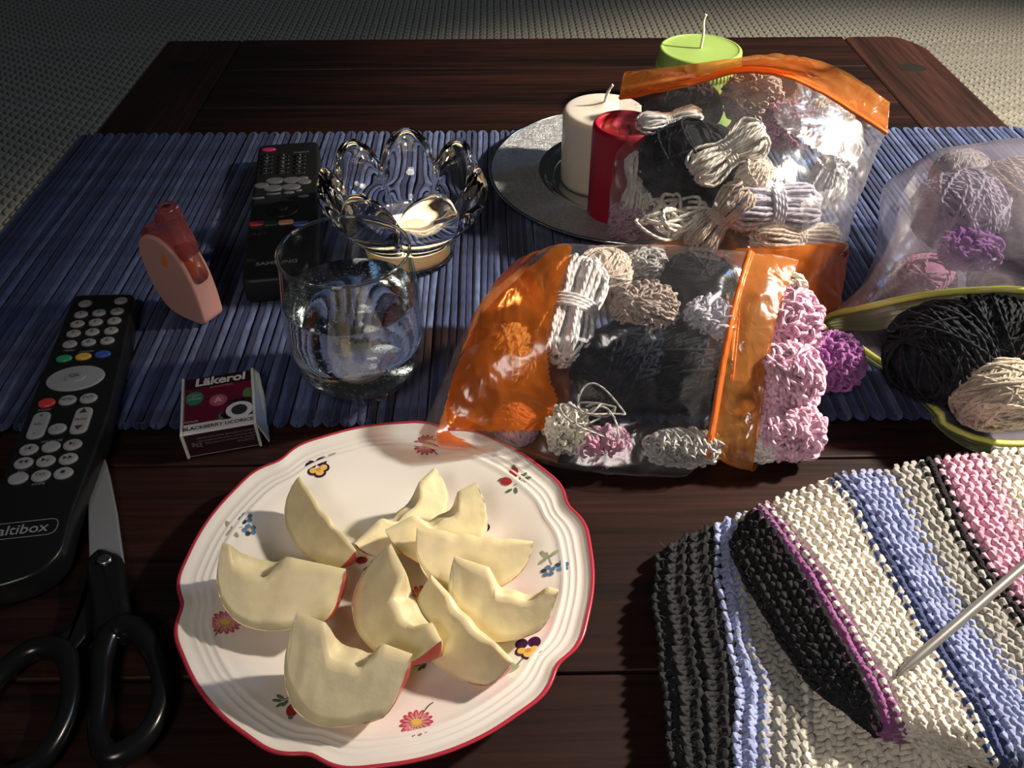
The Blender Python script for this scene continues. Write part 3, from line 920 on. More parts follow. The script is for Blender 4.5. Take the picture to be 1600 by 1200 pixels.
tube(g, TC + np.column_stack([0.1232 * np.cos(a), 0.1232 * np.sin(a), np.full(160, 0.0106)]), 0.0013, 8, closed=True)
part('beaded_edge', g, M_silver, tray)

M_wwax = mat('white_wax', (0.80, 0.74, 0.64), 0.38, sss=0.4, sssr=0.008, coat=0.15)
M_rwax = mat('red_wax', (0.33, 0.007, 0.028), 0.42, sss=0.15, sssr=0.004, bump=.1, bscale=200)
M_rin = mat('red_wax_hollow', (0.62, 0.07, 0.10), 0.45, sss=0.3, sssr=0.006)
M_gwax = mat('green_wax', (0.31, 0.46, 0.12), 0.45, sss=0.35, sssr=0.008)
M_wick = mat('pale_wick', (0.72, 0.68, 0.58), 0.8); M_wickb = mat('burnt_wick', (0.01, 0.008, 0.008), 0.9)
ZT = MZ + 0.001
wc = vec(0.0875, 0.676, ZT)
c = thing('pillar_candle', 'white pillar candle with a fresh pale wick on the silver tray', 'candle', wc)
g = G(); lathe(g, catmull([(0.0005, 0), (0.030, 0), (0.0325, 0.001), (0.0335, 0.004), (0.0338, 0.03), (0.0338, 0.055), (0.0335, 0.0600), (0.0315, 0.0628), (0.026, 0.0640), (0.012, 0.0655), (0.004, 0.0675), (0.0005, 0.0695)], 4), wc, 72)
part('wax', g, M_wwax, c)
g = G(); tube(g, catmull([wc + vec(0, 0, .066), wc + vec(0.0008, 0, .073), wc + vec(.003, 0, .079), wc + vec(.0055, 0, .083)], 5), [0.0013] * 10 + [0.0011] * 6, 7)
part('wick', g, M_wick, c)
rc_ = vec(0.0955, 0.6085, ZT)
c = thing('pillar_candle', 'tall red candle burnt hollow with a black wick, in front of the white one', 'candle', rc_)
g = G(); lathe(g, catmull([(0.0005, 0), (0.0225, 0), (0.0240, 0.001), (0.0243, 0.004), (0.0245, 0.04), (0.0245, 0.074), (0.0240, 0.0795), (0.0225, 0.0815), (0.0205, 0.0805), (0.0192, 0.077)], 4), rc_, 64, cap1=False)
part('wax', g, M_rwax, c)
g = G(); lathe(g, catmull([(0.0193, 0.0772), (0.0185, 0.0735), (0.0150, 0.0705), (0.008, 0.0690), (0.0005, 0.0690)], 4), rc_, 48, cap0=False)
part('hollow', g, M_rin, c, 'lighter burnt-out hollow at the top')
g = G(); tube(g, catmull([rc_ + vec(.003, .0, .0685), rc_ + vec(.004, 0, .074), rc_ + vec(.0025, .001, .079)], 5), 0.0009, 6)
part('wick', g, M_wickb, c)
gc = vec(0.1925, 0.815, 0.0)
c = thing('pillar_candle', 'wide lime green candle with a long straight wick behind the yarn bag', 'candle', gc)
g = G(); lathe(g, catmull([(0.0005, 0), (0.036, 0), (0.0385, 0.001), (0.0392, 0.004), (0.0392, 0.03), (0.0392, 0.052), (0.0390, 0.0645), (0.0380, 0.0672), (0.036, 0.0678), (0.0350, 0.0672), (0.030, 0.0665), (0.012, 0.0665), (0.0005, 0.0672)], 4), gc, 80)
part('wax', g, M_gwax, c)
g = G()
for k in range(64):
    a = 2 * math.pi * k / 64
    p = gc + vec(0.0395 * math.cos(a), 0.0395 * math.sin(a), 0)
    tube(g, [p + vec(0, 0, .048), p + vec(0, 0, .0535)], 0.0011, 5)
part('ridged_band', g, M_gwax, c)
g = G(); tube(g, catmull([gc + vec(0, 0, .066), gc + vec(0.0005, 0, .080), gc + vec(-.001, 0, .092), gc + vec(.0005, 0, .098)], 6), 0.0013, 7)
part('wick', g, M_wick, c)
# ================================================================ remote controls
M_blk = mat('black_plastic', (0.010, 0.011, 0.012), 0.30, bump=0.1, bscale=1200, bdist=0.0002)
M_blk2 = mat('matte_black_plastic', (0.012, 0.013, 0.014), 0.5)
M_btn = mat('grey_rubber_key', (0.30, 0.31, 0.325), 0.5)
M_prt = mat('dark_key_print', (0.03, 0.03, 0.035), 0.6)
M_lpr = mat('grey_print', (0.30, 0.30, 0.30), 0.5)
Mc = {k: mat(k + '_key', c, 0.4) for k, c in dict(red=(0.62, 0.05, 0.04), green=(0.03, 0.30, 0.14), yellow=(0.62, 0.40, 0.06), blue=(0.04, 0.10, 0.42), pink=(0.60, 0.04, 0.13), orange=(0.70, 0.30, 0.16), redd=(0.30, 0.02, 0.03)).items()}

RH = MZ + 0.0135
out_px = [(115, 460), (211, 458), (196, 535), (172, 640), (150, 700), (112, 800), (96, 862), (60, 896), (0, 916)]
o2 = [P(x, y, RH)[:2] for x, y in out_px]
o2 += [o2[-1] + vec(-0.018, -0.003), o2[-1] + vec(-0.040, 0.010), P(-85, 830, RH)[:2], P(0, 756, RH)[:2], P(58, 600, RH)[:2]]
base = (o2[1] + o2[0]) / 2
r1 = thing('remote_control', 'long black remote control with round grey keys lying at the left edge', 'remote control', (-0.255, 0.38, MZ))
g = G(); prism(g, rpoly(o2, 0.006, 4), 0.0012, RH, 0.0018, bev0=0.003)
part('case', g, M_blk, r1)
up1 = unit(P(165, 512, RH) - P(60, 830, RH)); up1[2] = 0
def c1(zx, zy): return P(zx / 2.2214, 400 + zy / 2.2222, RH)
rx1 = unit(c1(397, 227) - c1(269, 238)); rx1[2] = 0
ryy = unit(np.cross([0, 0, 1], rx1))
def key(parent, p, rx, ry, h, m, ex, ey, name='key', z=RH, label=None, n=20, sq=False):
    g = G()
    ol = rpoly([(-rx, -ry), (rx, -ry), (rx, ry), (-rx, ry)], min(rx, ry) * .95, 6) if sq else ellipse(0, 0, rx, ry, n)
    prism(g, ol, 0, h, min(h * .7, rx * .4), frame=((p[0], p[1], z - 0.0002), ex, ey, (0, 0, 1)))
    return part(name, g, m, parent, label)
rows = [[(297, 167, ''), (421, 157, '')], [(282, 205, '1'), (345, 199, '2'), (408, 194, '3')], [(269, 238, '4'), (333, 232, '5'), (397, 227, '6')],
        [(256, 271, '7'), (321, 266, '8'), (386, 261, '9')], [(243, 308, '*'), (308, 302, '0'), (373, 296, '#')]]
for row in rows:
    for zx, zy, s in row:
        p = c1(zx, zy)
        key(r1, p, 0.0046, 0.0038, 0.0016, M_btn, rx1, ryy)
        if s: text(r1, 'key_print', s, 0.0042, p + vec(0, 0, 0.00145), rx1, ryy, M_prt)
key(r1, c1(297, 167), 0.0046, 0.0038, 0.0016, M_btn, rx1, ryy) if False else None
for (zx, zy), k in zip([(223, 358), (290, 351), (357, 343)], ('green', 'yellow', 'blue')):
    key(r1, c1(zx, zy), 0.0050, 0.0034, 0.0016, Mc[k], rx1, ryy, label=k + ' key')
p = c1(263, 426)
key(r1, p, 0.0172, 0.0118, 0.0012, M_btn, rx1, ryy, 'navigation_ring', n=40, label='large oval grey navigation ring')
key(r1, p + vec(0, 0, .001), 0.0068, 0.0045, 0.0018, M_btn, rx1, ryy, 'ok_key', n=28)
text(r1, 'key_print', 'OK', 0.0045, p + vec(0, 0, .0027), rx1, ryy, M_prt)
key(r1, c1(163, 512), 0.0050, 0.0040, 0.0016, Mc['red'], rx1, ryy, label='red key')
for zx, zy, s in ((235, 503, 'MENU'), (308, 496, 'EXIT'), (200, 602, 'i'), (101, 674, '|◀'), (178, 664, ''), (253, 657, '▶|'), (83, 721, '◀◀'), (160, 714, '▶||'), (238, 706, '▶▶'), (143, 765, 'TXT'), (221, 756, '■')):
    p = c1(zx, zy)
    key(r1, p, 0.0052, 0.0044, 0.0016, M_btn, rx1, ryy)
    if s: text(r1, 'key_print', s, 0.0030, p + vec(0, 0, .00145), rx1, ryy, M_prt)
p = c1(64, 774); key(r1, p, 0.0054, 0.0044, 0.0016, M_btn, rx1, ryy)
key(r1, p + vec(0, 0, .0014), 0.0014, 0.0012, 0.0003, Mc['red'], rx1, ryy, 'record_mark')
for (zx, zy), (a, b) in (((135, 590), ('+', '-')), ((283, 573), ('▲', '▼'))):
    p = c1(zx, zy)
    key(r1, p, 0.0050, 0.0112, 0.0016, M_btn, rx1, ryy, 'rocker_key', sq=True)
    text(r1, 'key_print', a, 0.005, p + ryy * .0072 + vec(0, 0, .00145), rx1, ryy, M_prt)
    text(r1, 'key_print', b, 0.005, p - ryy * .0072 + vec(0, 0, .00145), rx1, ryy, M_prt)
    text(r1, 'key_print', 'VOL' if a == '+' else 'PROG', 0.0026, p + vec(0, 0, .00145), rx1, ryy, M_prt)
for zx, zy, s in ((240, 329, 'MENU'), (300, 333, 'OPTION'), (155, 535, 'RADIO'), (180, 643, 'LIVE PAUSE'), (75, 750, 'REC'), (134, 792, 'HOME')):
    text(r1, 'case_print', s, 0.0024, c1(zx, zy) + vec(0, 0, .0001), rx1, ryy, M_lpr)
p = c1(80, 950)
text(r1, 'logo', 'altibox', 0.0090, p + vec(0, 0, .0001), rx1, ryy, M_lpr, bold=0.01)
g = G(); fr = (p + vec(0, 0, .0002), rx1, ryy, vec(0, 0, 1))
ol = rpoly([(-.0168, -.0052), (.0168, -.0052), (.0168, .0052), (-.0168, .0052)], .005, 8)
tube(g, [fr[0] + q[0] * rx1 + q[1] * ryy for q in ol], 0.00022, 5, closed=True)
part('logo_outline', g, M_lpr, r1)

# second remote, standing parallel behind the glass
H2 = MZ + 0.019
o2 = [P(x, y, H2)[:2] for x, y in [(404, 226), (499, 225), (503, 300)]]
BLr = P(377, 440, H2)[:2]; TLr = o2[0]
ey2 = unit(TLr - BLr); ex2 = np.array([ey2[1], -ey2[0]])
W2 = 0.0520
poly = [TLr + vec(0, 0), TLr + ex2 * W2, TLr + ex2 * (W2 + .001) - ey2 * .05, BLr + ex2 * (W2 + .001), BLr - ex2 * .0005]
c0 = np.mean(poly, 0)
r2 = thing('remote_control', 'black remote control with small grey keys lying beside the crystal bowl', 'remote control', (c0[0], c0[1], MZ))
g = G(); prism(g, rpoly(poly, 0.008, 6), MZ - 0.0004, H2, 0.0025, bev0=0.002)
part('case', g, M_blk2, r2)
ex3 = vec(ex2[0], ex2[1], 0); ey3 = vec(ey2[0], ey2[1], 0)
def c2(zx, zy): return P(370 + zx / 4.8, 210 + zy / 4.8, H2)
key(r2, c2(240, 118), 0.0062, 0.0030, 0.0016, Mc['pink'], ex3, ey3, z=H2, label='pink power key')
text(r2, 'case_print', 'SOURCE', 0.0034, c2(485, 135) + vec(0, 0, .0001), ex3, ey3, M_lpr)
nums = '123456789'
for ci, zx in enumerate((232, 355, 478)):
    for ri, zy in enumerate((165, 192, 220, 250, 285)):
        p = c2(zx - ri * 2, zy)
        key(r2, p, 0.0050, 0.0026, 0.0014, M_blk, ex3, ey3, z=H2, sq=True)
        s = nums[ri * 3 + ci] if ri < 3 else {(3, 0): '-', (3, 1): '0', (3, 2): '<', (4, 0): 'i', (4, 1): 'm', (4, 2): 's'}[(ri, ci)]
        text(r2, 'key_print', s, 0.0042, p + vec(0, 0, .0013), ex3, ey3, M_btn, bold=.02)
M_btn2 = mat('dull_grey_key', (0.13, 0.135, 0.14), 0.6)
for zx, zy, a, b in ((185, 388, .006, .0042), (285, 352, .0076, .0050), (410, 347, .0076, .0050), (272, 408, .0080, .0050), (405, 398, .0080, .0048), (505, 358, .0058, .0042), (500, 330, .004, .002), (275, 448, .0060, .0014), (390, 440, .0044, .0018), (463, 423, .003, .0014), (500, 465, .0046, .0018), (160, 480, .005, .0014)):
    key(r2, c2(zx, zy), a, b, 0.0016, M_btn2, ex3, ey3, z=H2)
key(r2, c2(345, 560), 0.0125, 0.0125, 0.0012, M_blk, ex3, ey3, 'navigation_ring', z=H2, n=32)
key(r2, c2(345, 560) + vec(0, 0, .001), 0.0045, 0.0045, 0.0014, M_blk2, ex3, ey3, 'ok_key', z=H2 + .001)
for zx, k in ((150, 'redd'), (258, 'green'), (370, 'orange'), (480, 'blue')):
    key(r2, c2(zx, 673 if k != 'orange' else 662), 0.0060, 0.0030, 0.0015, Mc[k] if k != 'green' else mat('dark_green_key', (.01, .04, .03), .5), ex3, ey3, z=H2, sq=True)
text(r2, 'logo', 'SAMSUNG', 0.0056, c2(300, 962) + vec(0, 0, .0001), ex3, ey3, M_lpr, bold=.02, xs=1.15)
text(r2, 'case_print', 'AD', 0.0060, c2(150, 750) + vec(0, 0, .0001), ex3, ey3, mat('faint_print', (.08, .08, .085), .5), shear=.3, xs=1.6)

# ================================================================ pink vaporizer
M_pk = mat('pink_soft_plastic', (0.60, 0.32, 0.28), 0.42, coat=0.1)
M_pkt = mat('clear_pink_plastic', (0.92, 0.30, 0.32), 0.06, trans=0.85, ior=1.42)
M_liq = mat('amber_liquid_chamber', (0.55, 0.12, 0.06), 0.12, trans=0.5)
M_led = mat('orange_slot', (0.75, 0.22, 0.06), 0.5)
B0 = P(322, 512, MZ); 
U = unit(P(262, 486, MZ) - P(328, 512, MZ)); U[2] = 0; U = unit(U)      # towards the far-left along the broad side
Vv = unit(np.cross([0, 0, -1], U)); 
if Vv[1] < 0: Vv = -Vv
th_ = 0.0185
vape = thing('vaporizer', 'upright pink pod vaporizer with clear reddish mouthpiece standing on the runner', 'vaporizer', (B0[0] - .01, B0[1] + .01, MZ))
def vf(y0): return (B0 + Vv * (y0 - 0.0), U, vec(0, 0, 1), Vv)
# outline in (u, z): right edge straight, left edge bulging
side = [(0.0, 0.0), (0.022, 0.0), (0.034, 0.0035), (0.0425, 0.017), (0.0460, 0.034), (0.0460, 0.049), (0.0425, 0.0575), (0.0340, 0.0630), (0.0240, 0.0635), (0.0140, 0.0585), (0.0070, 0.0490), (0.0024, 0.0360), (0.0004, 0.0200)]
so = rpoly(side, 0.006, 5)
g = G(); prism(g, so, 0.0, th_, 0.0018, frame=vf(0.0), bev0=0.0018)
part('body', g, M_pk, vape)
top = [(0.0435, 0.0555), (0.0400, 0.0650), (0.0310, 0.0700), (0.0230, 0.0715), (0.0215, 0.0820), (0.0115, 0.0850), (0.0100, 0.0740), (0.0075, 0.0670), (0.0045, 0.0590), (0.0048, 0.0500), (0.0080, 0.0490), (0.0110, 0.0540), (0.0170, 0.0600), (0.0250, 0.0625), (0.0350, 0.0610)]
g = G(); prism(g, rpoly(top, .004, 4), 0.002, th_ - 0.002, 0.0016, frame=vf(0.0), bev0=0.0016)
part('pod', g, M_pkt, vape, 'translucent reddish pod with mouthpiece')
# front window in the narrow side
g = G()
win = [(0.0034, 0.032), (th_ - 0.0034, 0.032), (th_ - 0.0030, 0.046), (th_ - .004, 0.058), (.004, .058), (0.003, 0.046)]
zc = lambda z: np.interp(z, [0.0, 0.02, 0.036, 0.049, 0.0585], [0.0, 0.0005, 0.0024, 0.0070, 0.0140])
ol = rpoly(win, 0.005, 6)
Vb = np.array([B0 + U * (zc(q[1]) - 0.0012) + Vv * q[0] + vec(0, 0, q[1]) for q in ol])
Vi = np.array([B0 + U * (zc(q[1]) + 0.002) + Vv * q[0] + vec(0, 0, q[1]) for q in ol])
n = len(ol)
g.add(np.vstack([Vb, Vi, (Vb.mean(0) )[None]]), q=[[i, (i + 1) % n, n + (i + 1) % n, n + i] for i in range(n)], t=[[i, 2 * n, (i + 1) % n] for i in range(n)], ngons=[[n + i for i in range(n)]])
part('liquid_window', g, M_liq, vape, 'glossy amber-red window over the liquid')
g = G(); a = np.linspace(0, 2 * math.pi, 16, endpoint=False)
mc = B0 + U * .0165 + Vv * th_ / 2 + vec(0, 0, .0842)
tube(g, np.array([mc + U * .0042 * math.cos(t) + Vv * .0042 * math.sin(t) for t in a]), 0.0016, 7, closed=True)
part('mouthpiece_lip', g, M_pkt, vape)
g = G(); prism(g, ellipse(0, 0, .0030, .0030, 16), 0, .0004, 0, frame=(mc + vec(0, 0, -.0006), U, Vv, vec(0, 0, 1)))
part('mouthpiece_hole', g, M_prt, vape)
g = G(); prism(g, rpoly([(0.0195, .042), (.0255, .042), (.0255, .0455), (.0215, .0535), (.0195, .0535)], .001, 3), -0.0003, 0.001, 0.0001, frame=(B0, U, vec(0, 0, 1), Vv))
part('level_slot', g, M_led, vape, 'small orange slot in the broad side')

# ================================================================ pastille box
M_card = mat('white_card', (0.72, 0.71, 0.70), 0.35); M_wine = mat('wine_print', (0.13, 0.010, 0.035), 0.3); M_dwine = mat('dark_wine_print', (0.030, 0.008, 0.014), 0.3)
M_lit = mat('box_white_print', (0.75, 0.74, 0.73), 0.35); M_gr = mat('box_green_print', (0.03, 0.22, 0.12), 0.35); M_rose = mat('box_rose_print', (0.55, 0.14, 0.20), 0.35)
BH = 0.0185
a_ = P(283, 681, BH); b_ = P(399, 661, BH); c_ = P(408, 578, BH); d_ = P(298, 590, BH)
exb = unit(b_ - a_); eyb = unit(np.cross([0, 0, 1], exb)); Wb = np.linalg.norm(b_ - a_); Lb = 0.5 * (((c_ - b_) @ eyb) + ((d_ - a_) @ eyb))
Ob = a_.copy(); Ob[2] = 0
box = thing('pastille_box', 'small wine-red and white card box of pastilles half off the runner', 'candy box', Ob + exb * Wb / 2 + eyb * Lb / 2)
fr = (Ob, exb, eyb, vec(0, 0, 1))
g = G(); prism(g, [(0.0009, 0), (Wb - 0.0009, 0), (Wb - .0009, Lb), (.0009, Lb)], MZ * 0.2, BH, 0.0004, frame=fr)
part('carton', g, M_card, box, smooth=False)
for x0, x1 in ((-0.0006, 0.0008), (Wb - 0.0008, Wb + 0.0006)):
    g = G(); prism(g, [(x0, -0.0014), (x1, -0.0014), (x1, Lb + .0006), (x0, Lb + .0006)], MZ * 0.2, BH + .0009, 0.0002, frame=fr)
    part('side_flap', g, M_card, box, 'raised white side edge', smooth=False)
g = G(); prism(g, [(Wb + .0006, .001), (Wb + .0010, .001), (Wb + .0010, Lb * .68), (Wb + .0006, Lb * .68)], .003, BH - .0015, 0, frame=fr)
part('side_print', g, mat('grey_side_print', (.22, .23, .23), .4), box, smooth=False)
def panel(x0, y0, x1, y1, m, name, lift=0.00008, z=BH):
    g = G(); prism(g, [(x0, y0), (x1, y0), (x1, y1), (x0, y1)], z - .0002, z + lift, 0, frame=fr)
    part(name, g, m, box, smooth=False)
g = G()
fv = [Ob + exb * x + eyb * y + vec(0, 0, z) for x, y, z in ((Wb + .0007, -.0008, BH + .0006), (Wb + .0052, .0006, .0015), (Wb + .0052, Lb * .62, .0015), (Wb + .0034, Lb + .0004, BH * .75), (Wb + .0007, Lb + .0004, BH + .0006),
      (Wb + .0002, -.0008, BH), (Wb + .0046, .0006, .0012), (Wb + .0046, Lb * .62, .0012), (Wb + .0028, Lb + .0004, BH * .72), (Wb + .0002, Lb + .0004, BH))]
g.add(fv, q=[[0, 5, 6, 1], [1, 6, 7, 2], [2, 7, 8, 3], [3, 8, 9, 4]], ngons=[[0, 1, 2, 3, 4], [9, 8, 7, 6, 5]])
part('tuck_flap', g, M_card, box, 'white flap bulging from the right end', smooth=False)
panel(.0012, Lb * .165, Wb - .0012, Lb - .0004, M_wine, 'top_print')
panel(.0012, Lb * .80, Wb - .0012, Lb - .0003, M_dwine, 'lid_print', .00016)
def tb(s, u, v, size, m, z=.0003, name='lettering', **k):
    text(box, name, s, size, Ob + exb * (u * Wb) + eyb * (v * Lb) + vec(0, 0, BH + z), exb, eyb, m, **k)
tb('Läkerol', .53, .895, .0098, M_lit, bold=.035, shear=.1)
tb('SUGARFREE', .55, .775, .0026, M_rose, bold=.02)
tb('BLACKBERRY LICORICE', .50, .082, .00375, M_prt, bold=.02)
tb('STEVIA', .17, .60, .0026, M_lit, z=.0004)
tb('SWEETENED', .17, .67, .0014, M_lit, z=.0004)
tb('WITH', .17, .64, .0012, M_lit, z=.0004)
tb('PASTILLES', .13, .20, .0018, M_lit)
def disc(u, v, rx, ry, m, name, z=.0002, cut=None):
    g = G(); ol = ellipse(u * Wb, v * Lb, rx, ry, 28)
    if cut is not None: ol[:, 1] = np.minimum(ol[:, 1], cut)
    prism(g, ol, BH - .0001, BH + z, 0, frame=fr); part(name, g, m, box, smooth=False)
disc(.17, .62, .0052, .0062, M_gr, 'green_badge', .00022, cut=Lb * .74)
disc(.50, .52, .0052, .0052, M_rose, 'emblem_disc', .0002)
tb('A', .50, .52, .0062, M_lit, z=.0003)
g = G()
for k in range(24):
    a = k / 24 * 2 * math.pi
    prism(g, [(.0036, -.00016), (.0050, -.00022), (.0050, .00022), (.0036, .00016)], 0, .00005, 0,
          frame=(Ob + exb * (.5 * Wb) + eyb * (.52 * Lb) + vec(0, 0, BH + .0002), exb * math.cos(a) + eyb * math.sin(a), -exb * math.sin(a) + eyb * math.cos(a), vec(0, 0, 1)))
part('emblem_rays', g, M_wine, box, smooth=False)
disc(.79, .285, .0078, .0072, M_lit, 'licorice_ring', .00024)
disc(.79, .285, .0046, .0044, M_prt, 'licorice_dot', .00034)
M_berry = mat('berry_print', (0.035, 0.012, 0.030), 0.3); M_leafp = mat('leaf_print', (0.12, 0.20, 0.07), 0.35)
for (u, v) in ((.66, .30), (.60, .24), (.70, .43), (.63, .20), (.90, .44), (.80, .46)):
    disc(u, v, .0030, .0026, M_berry, 'printed_berry', .00018)
disc(.92, .56, .0030, .0052, M_leafp, 'printed_leaf', .00016); disc(.57, .22, .0028, .0036, M_leafp, 'printed_leaf', .00016)
panel(.0012, .0004, Wb - .0012, Lb * .165, M_card, 'name_band', .00012)
# front side, print upside down as the box lies
g = G(); prism(g, [(.0012, -.0003), (Wb - .0012, -.0003), (Wb - .0012, .0002), (.0012, .0002)], .0016, BH - .0006, 0, frame=fr)
part('front_print', g, M_dwine, box, smooth=False)
def fb(s, u, z, size, m, **k):
    text(box, 'lettering', s, size, Ob + exb * (u * Wb) - eyb * .0005 + vec(0, 0, z), -exb, vec(0, 0, -1), m, **k)
fb('25g', .17, BH * .52, .0042, M_lpr)
for i, s in enumerate(('INGREDIENTS SWEETENER FILLER GUM ARABIC', 'STABILISER MALTITOL SYRUP FLAVOURING SALT', 'STEVIOL GLYCOSIDES COLOUR E163', 'CLOETTA')):
    fb(s, .62 if i < 3 else .82, BH * (.80 - i * .13), .0017 if i < 3 else .0022, M_lpr)

# ================================================================ scissors
M_steel = mat('scissor_steel', (0.34, 0.36, 0.40), 0.42, 0.55, bump=.15, bscale=300, sscale=(30, 1, 1)); M_hand = mat('black_handle', (0.008, 0.008, 0.009), 0.22)
SZ = 0.004
sc = thing('scissors', 'steel scissors with black plastic handles beside the long remote', 'scissors', P(165, 900, 0))
tip = P(151, 688, SZ); scr = P(167, 882, SZ + .003)
g = G()
bl = [P(x, y, SZ)[:2] for x, y in ((151, 687), (160, 700), (172, 745), (183, 800), (194, 880), (141, 884), (139, 800), (142, 730), (147, 695))]
prism(g, bl, SZ, SZ + .0018, .0006); part('blade', g, M_steel, sc, smooth=False)
g = G(); bl2 = [q + vec(-.0006, .001) for q in bl]; prism(g, bl2, SZ - .0022, SZ - .0003, .0004); part('blade', g, M_steel, sc, smooth=False)
def loopz(pts, r, name, z=.007, closed=True, flat=1.0, lab=None):
    p = catmull([P(x, y, zz) for x, y, zz in pts], 6, closed=closed)
    rr = catmull([[q] for q in r], 6, closed=closed)[:, 0]
    g = G(); tube(g, p, rr, 10, closed=closed, flat=flat); return part(name, g, M_hand, sc, lab)
g = G(); shank = [P(x, y, .004)[:2] for x, y in ((139, 884), (160, 864), (194, 876), (203, 940), (212, 1000), (190, 1012), (150, 1010), (146, 960), (141, 925))]
prism(g, rpoly(shank, .003, 4), .003, .0105, .003, bev0=.001); part('shank', g, M_hand, sc)
loopz([(176, 990, .007), (215, 985, .008), (245, 1030, .008), (253, 1080, .008), (240, 1130, .008), (205, 1170, .008), (168, 1180, .008), (152, 1140, .008), (158, 1080, .008), (160, 1030, .008)],
      [.0065, .0065, .005, .0045, .0048, .0055, .0055, .004, .004, .005], 'handle_loop', lab='large loop on the right')
g = G(); sh2 = [P(x, y, .004)[:2] for x, y in ((141, 900), (150, 905), (150, 985), (122, 1020), (100, 1040), (75, 1010), (110, 985), (130, 950))]
prism(g, rpoly(sh2, .003, 4), .001, .0075, .002, bev0=.001); part('shank', g, M_hand, sc)
loopz([(100, 1020, .006), (112, 1070, .006), (100, 1130, .006), (60, 1190, .006), (0, 1215, .006), (-40, 1180, .006), (-35, 1110, .006), (5, 1050, .006), (55, 1015, .006)],
      [.0055, .0045, .0045, .005, .005, .0045, .0045, .005, .0055], 'handle_loop', lab='rounder loop on the left')
g = G(); prism(g, ellipse(scr[0], scr[1], .0035, .0032, 24), .0085, .0118, .0008); part('screw', g, mat('screw_steel', (.5, .5, .48), .3, 1.0), sc)
g = G(); d = unit(vec(.8, .6)); e = np.array([-d[1], d[0]])
prism(g, [scr[:2] + d * .0033 + e * .0004, scr[:2] - d * .0033 + e * .0004, scr[:2] - d * .0033 - e * .0004, scr[:2] + d * .0033 - e * .0004], .0117, .0119, 0); part('screw_slot', g, M_prt, sc, smooth=False)
# ================================================================ yarn builders
def rot_basis(seed, r=None):
    q = np.random.default_rng(seed)
    a = unit(q.normal(size=3)); b = q.normal(size=3); b = unit(b - a * (a @ b)); return np.array([a, b, np.cross(a, b)])

def yarn_ball(g, c, rad, yr, seed=0, turns=46, layers=1):
    q = np.random.default_rng(seed)
    rad = np.asarray(rad, float)
    t = np.linspace(0, 1, turns * 22)
    blocks = 5
    B = rot_basis(seed)
    ph = t * turns * 2 * math.pi
    tilt = 0.9 * np.sin(t * blocks * math.pi + seed) + 0.25 * np.sin(t * 37)
    spin = t * blocks * 2.1 + 0.5 * np.sin(t * 61 + seed)
    lat = 0.35 * np.sin(t * turns * 1.7)
    x = np.cos(ph) * np.cos(lat); y = np.sin(ph) * np.cos(lat); z = np.sin(lat)
    y2 = y * np.cos(tilt) - z * np.sin(tilt); z2 = y * np.sin(tilt) + z * np.cos(tilt)
    x3 = x * np.cos(spin) - y2 * np.sin(spin); y3 = x * np.sin(spin) + y2 * np.cos(spin)
    p = np.stack([x3, y3, z2], -1) @ B
    k = 0.90 + 0.10 * t + 0.02 * np.sin(t * 300)
    tube(g, np.asarray(c) + p * (rad - yr) * k[:, None], yr, 6)
    s = ellips(np.asarray(c), rad * 0.86)
    g.add(s[0], s[1], ngons=s[2])
    return g

def ellips(c, rad, n=12, m=8):
    u = np.linspace(0, 2 * math.pi, n, endpoint=False); v = np.linspace(-math.pi / 2 + .15, math.pi / 2 - .15, m)
    V = np.stack([np.cos(v)[:, None] * np.cos(u), np.cos(v)[:, None] * np.sin(u), np.repeat(np.sin(v)[:, None], n, 1)], -1).reshape(-1, 3)
    return c + V * np.asarray(rad), grid_faces(m, n), [list(range(n))[::-1], [(m - 1) * n + k for k in range(n)]]

def hank(g, c, axis, a, w, yr, strands=34, seed=0, pinch=0.5, thick=0.8, tie=True):
    """a coiled hank pinched by a wrap round its waist"""
    q = np.random.default_rng(seed)
    ax = unit(axis); sd = np.cross([0, 0, 1.0], ax)
    if np.linalg.norm(sd) < .1: sd = vec(1, 0, 0)
    sd = unit(sd); up = np.cross(ax, sd)
    c = np.asarray(c, float)
    for k in range(strands):
        f0 = q.uniform(0, 2 * math.pi); rr = math.sqrt(q.uniform(0.1, 1))
        f1 = f0 + q.uniform(0.5, 1.3); L = a * q.uniform(0.86, 1.05)
        t = np.linspace(0, 2 * math.pi, 26, endpoint=False)
        s = np.cos(t)
        ang = np.where(np.sin(t) > 0, f0, f1) + 0 * t
        mixv = 0.5 + 0.5 * np.tanh(np.sin(t) * 3)
        oy = rr * (np.cos(f0) * mixv + np.cos(f1) * (1 - mixv)); oz = rr * (np.sin(f0) * mixv + np.sin(f1) * (1 - mixv))
        wd = w * (pinch + (1 - pinch) * np.sin(np.clip(np.abs(s), 0, 1) * math.pi * 0.62) ** 0.8)
        wd = wd * (1 - 0.35 * np.clip(np.abs(s) - .8, 0, 1) / .2)
        p = c + ax * (L * s)[:, None] + sd * (oy * wd)[:, None] + up * (oz * wd * thick)[:, None]
        p += q.normal(size=p.shape) * yr * 0.25
        tube(g, p, yr, 5, closed=True)
    if tie:
        t = np.linspace(0, 4 * 2 * math.pi, 70)
        R = w * pinch + yr * 1.1
        p = c + ax * (np.linspace(-1, 1, 70) * yr * 3.2)[:, None] + sd * (np.cos(t) * R)[:, None] + up * (np.sin(t) * R * thick)[:, None]
        tube(g, p, yr, 5)
    return g

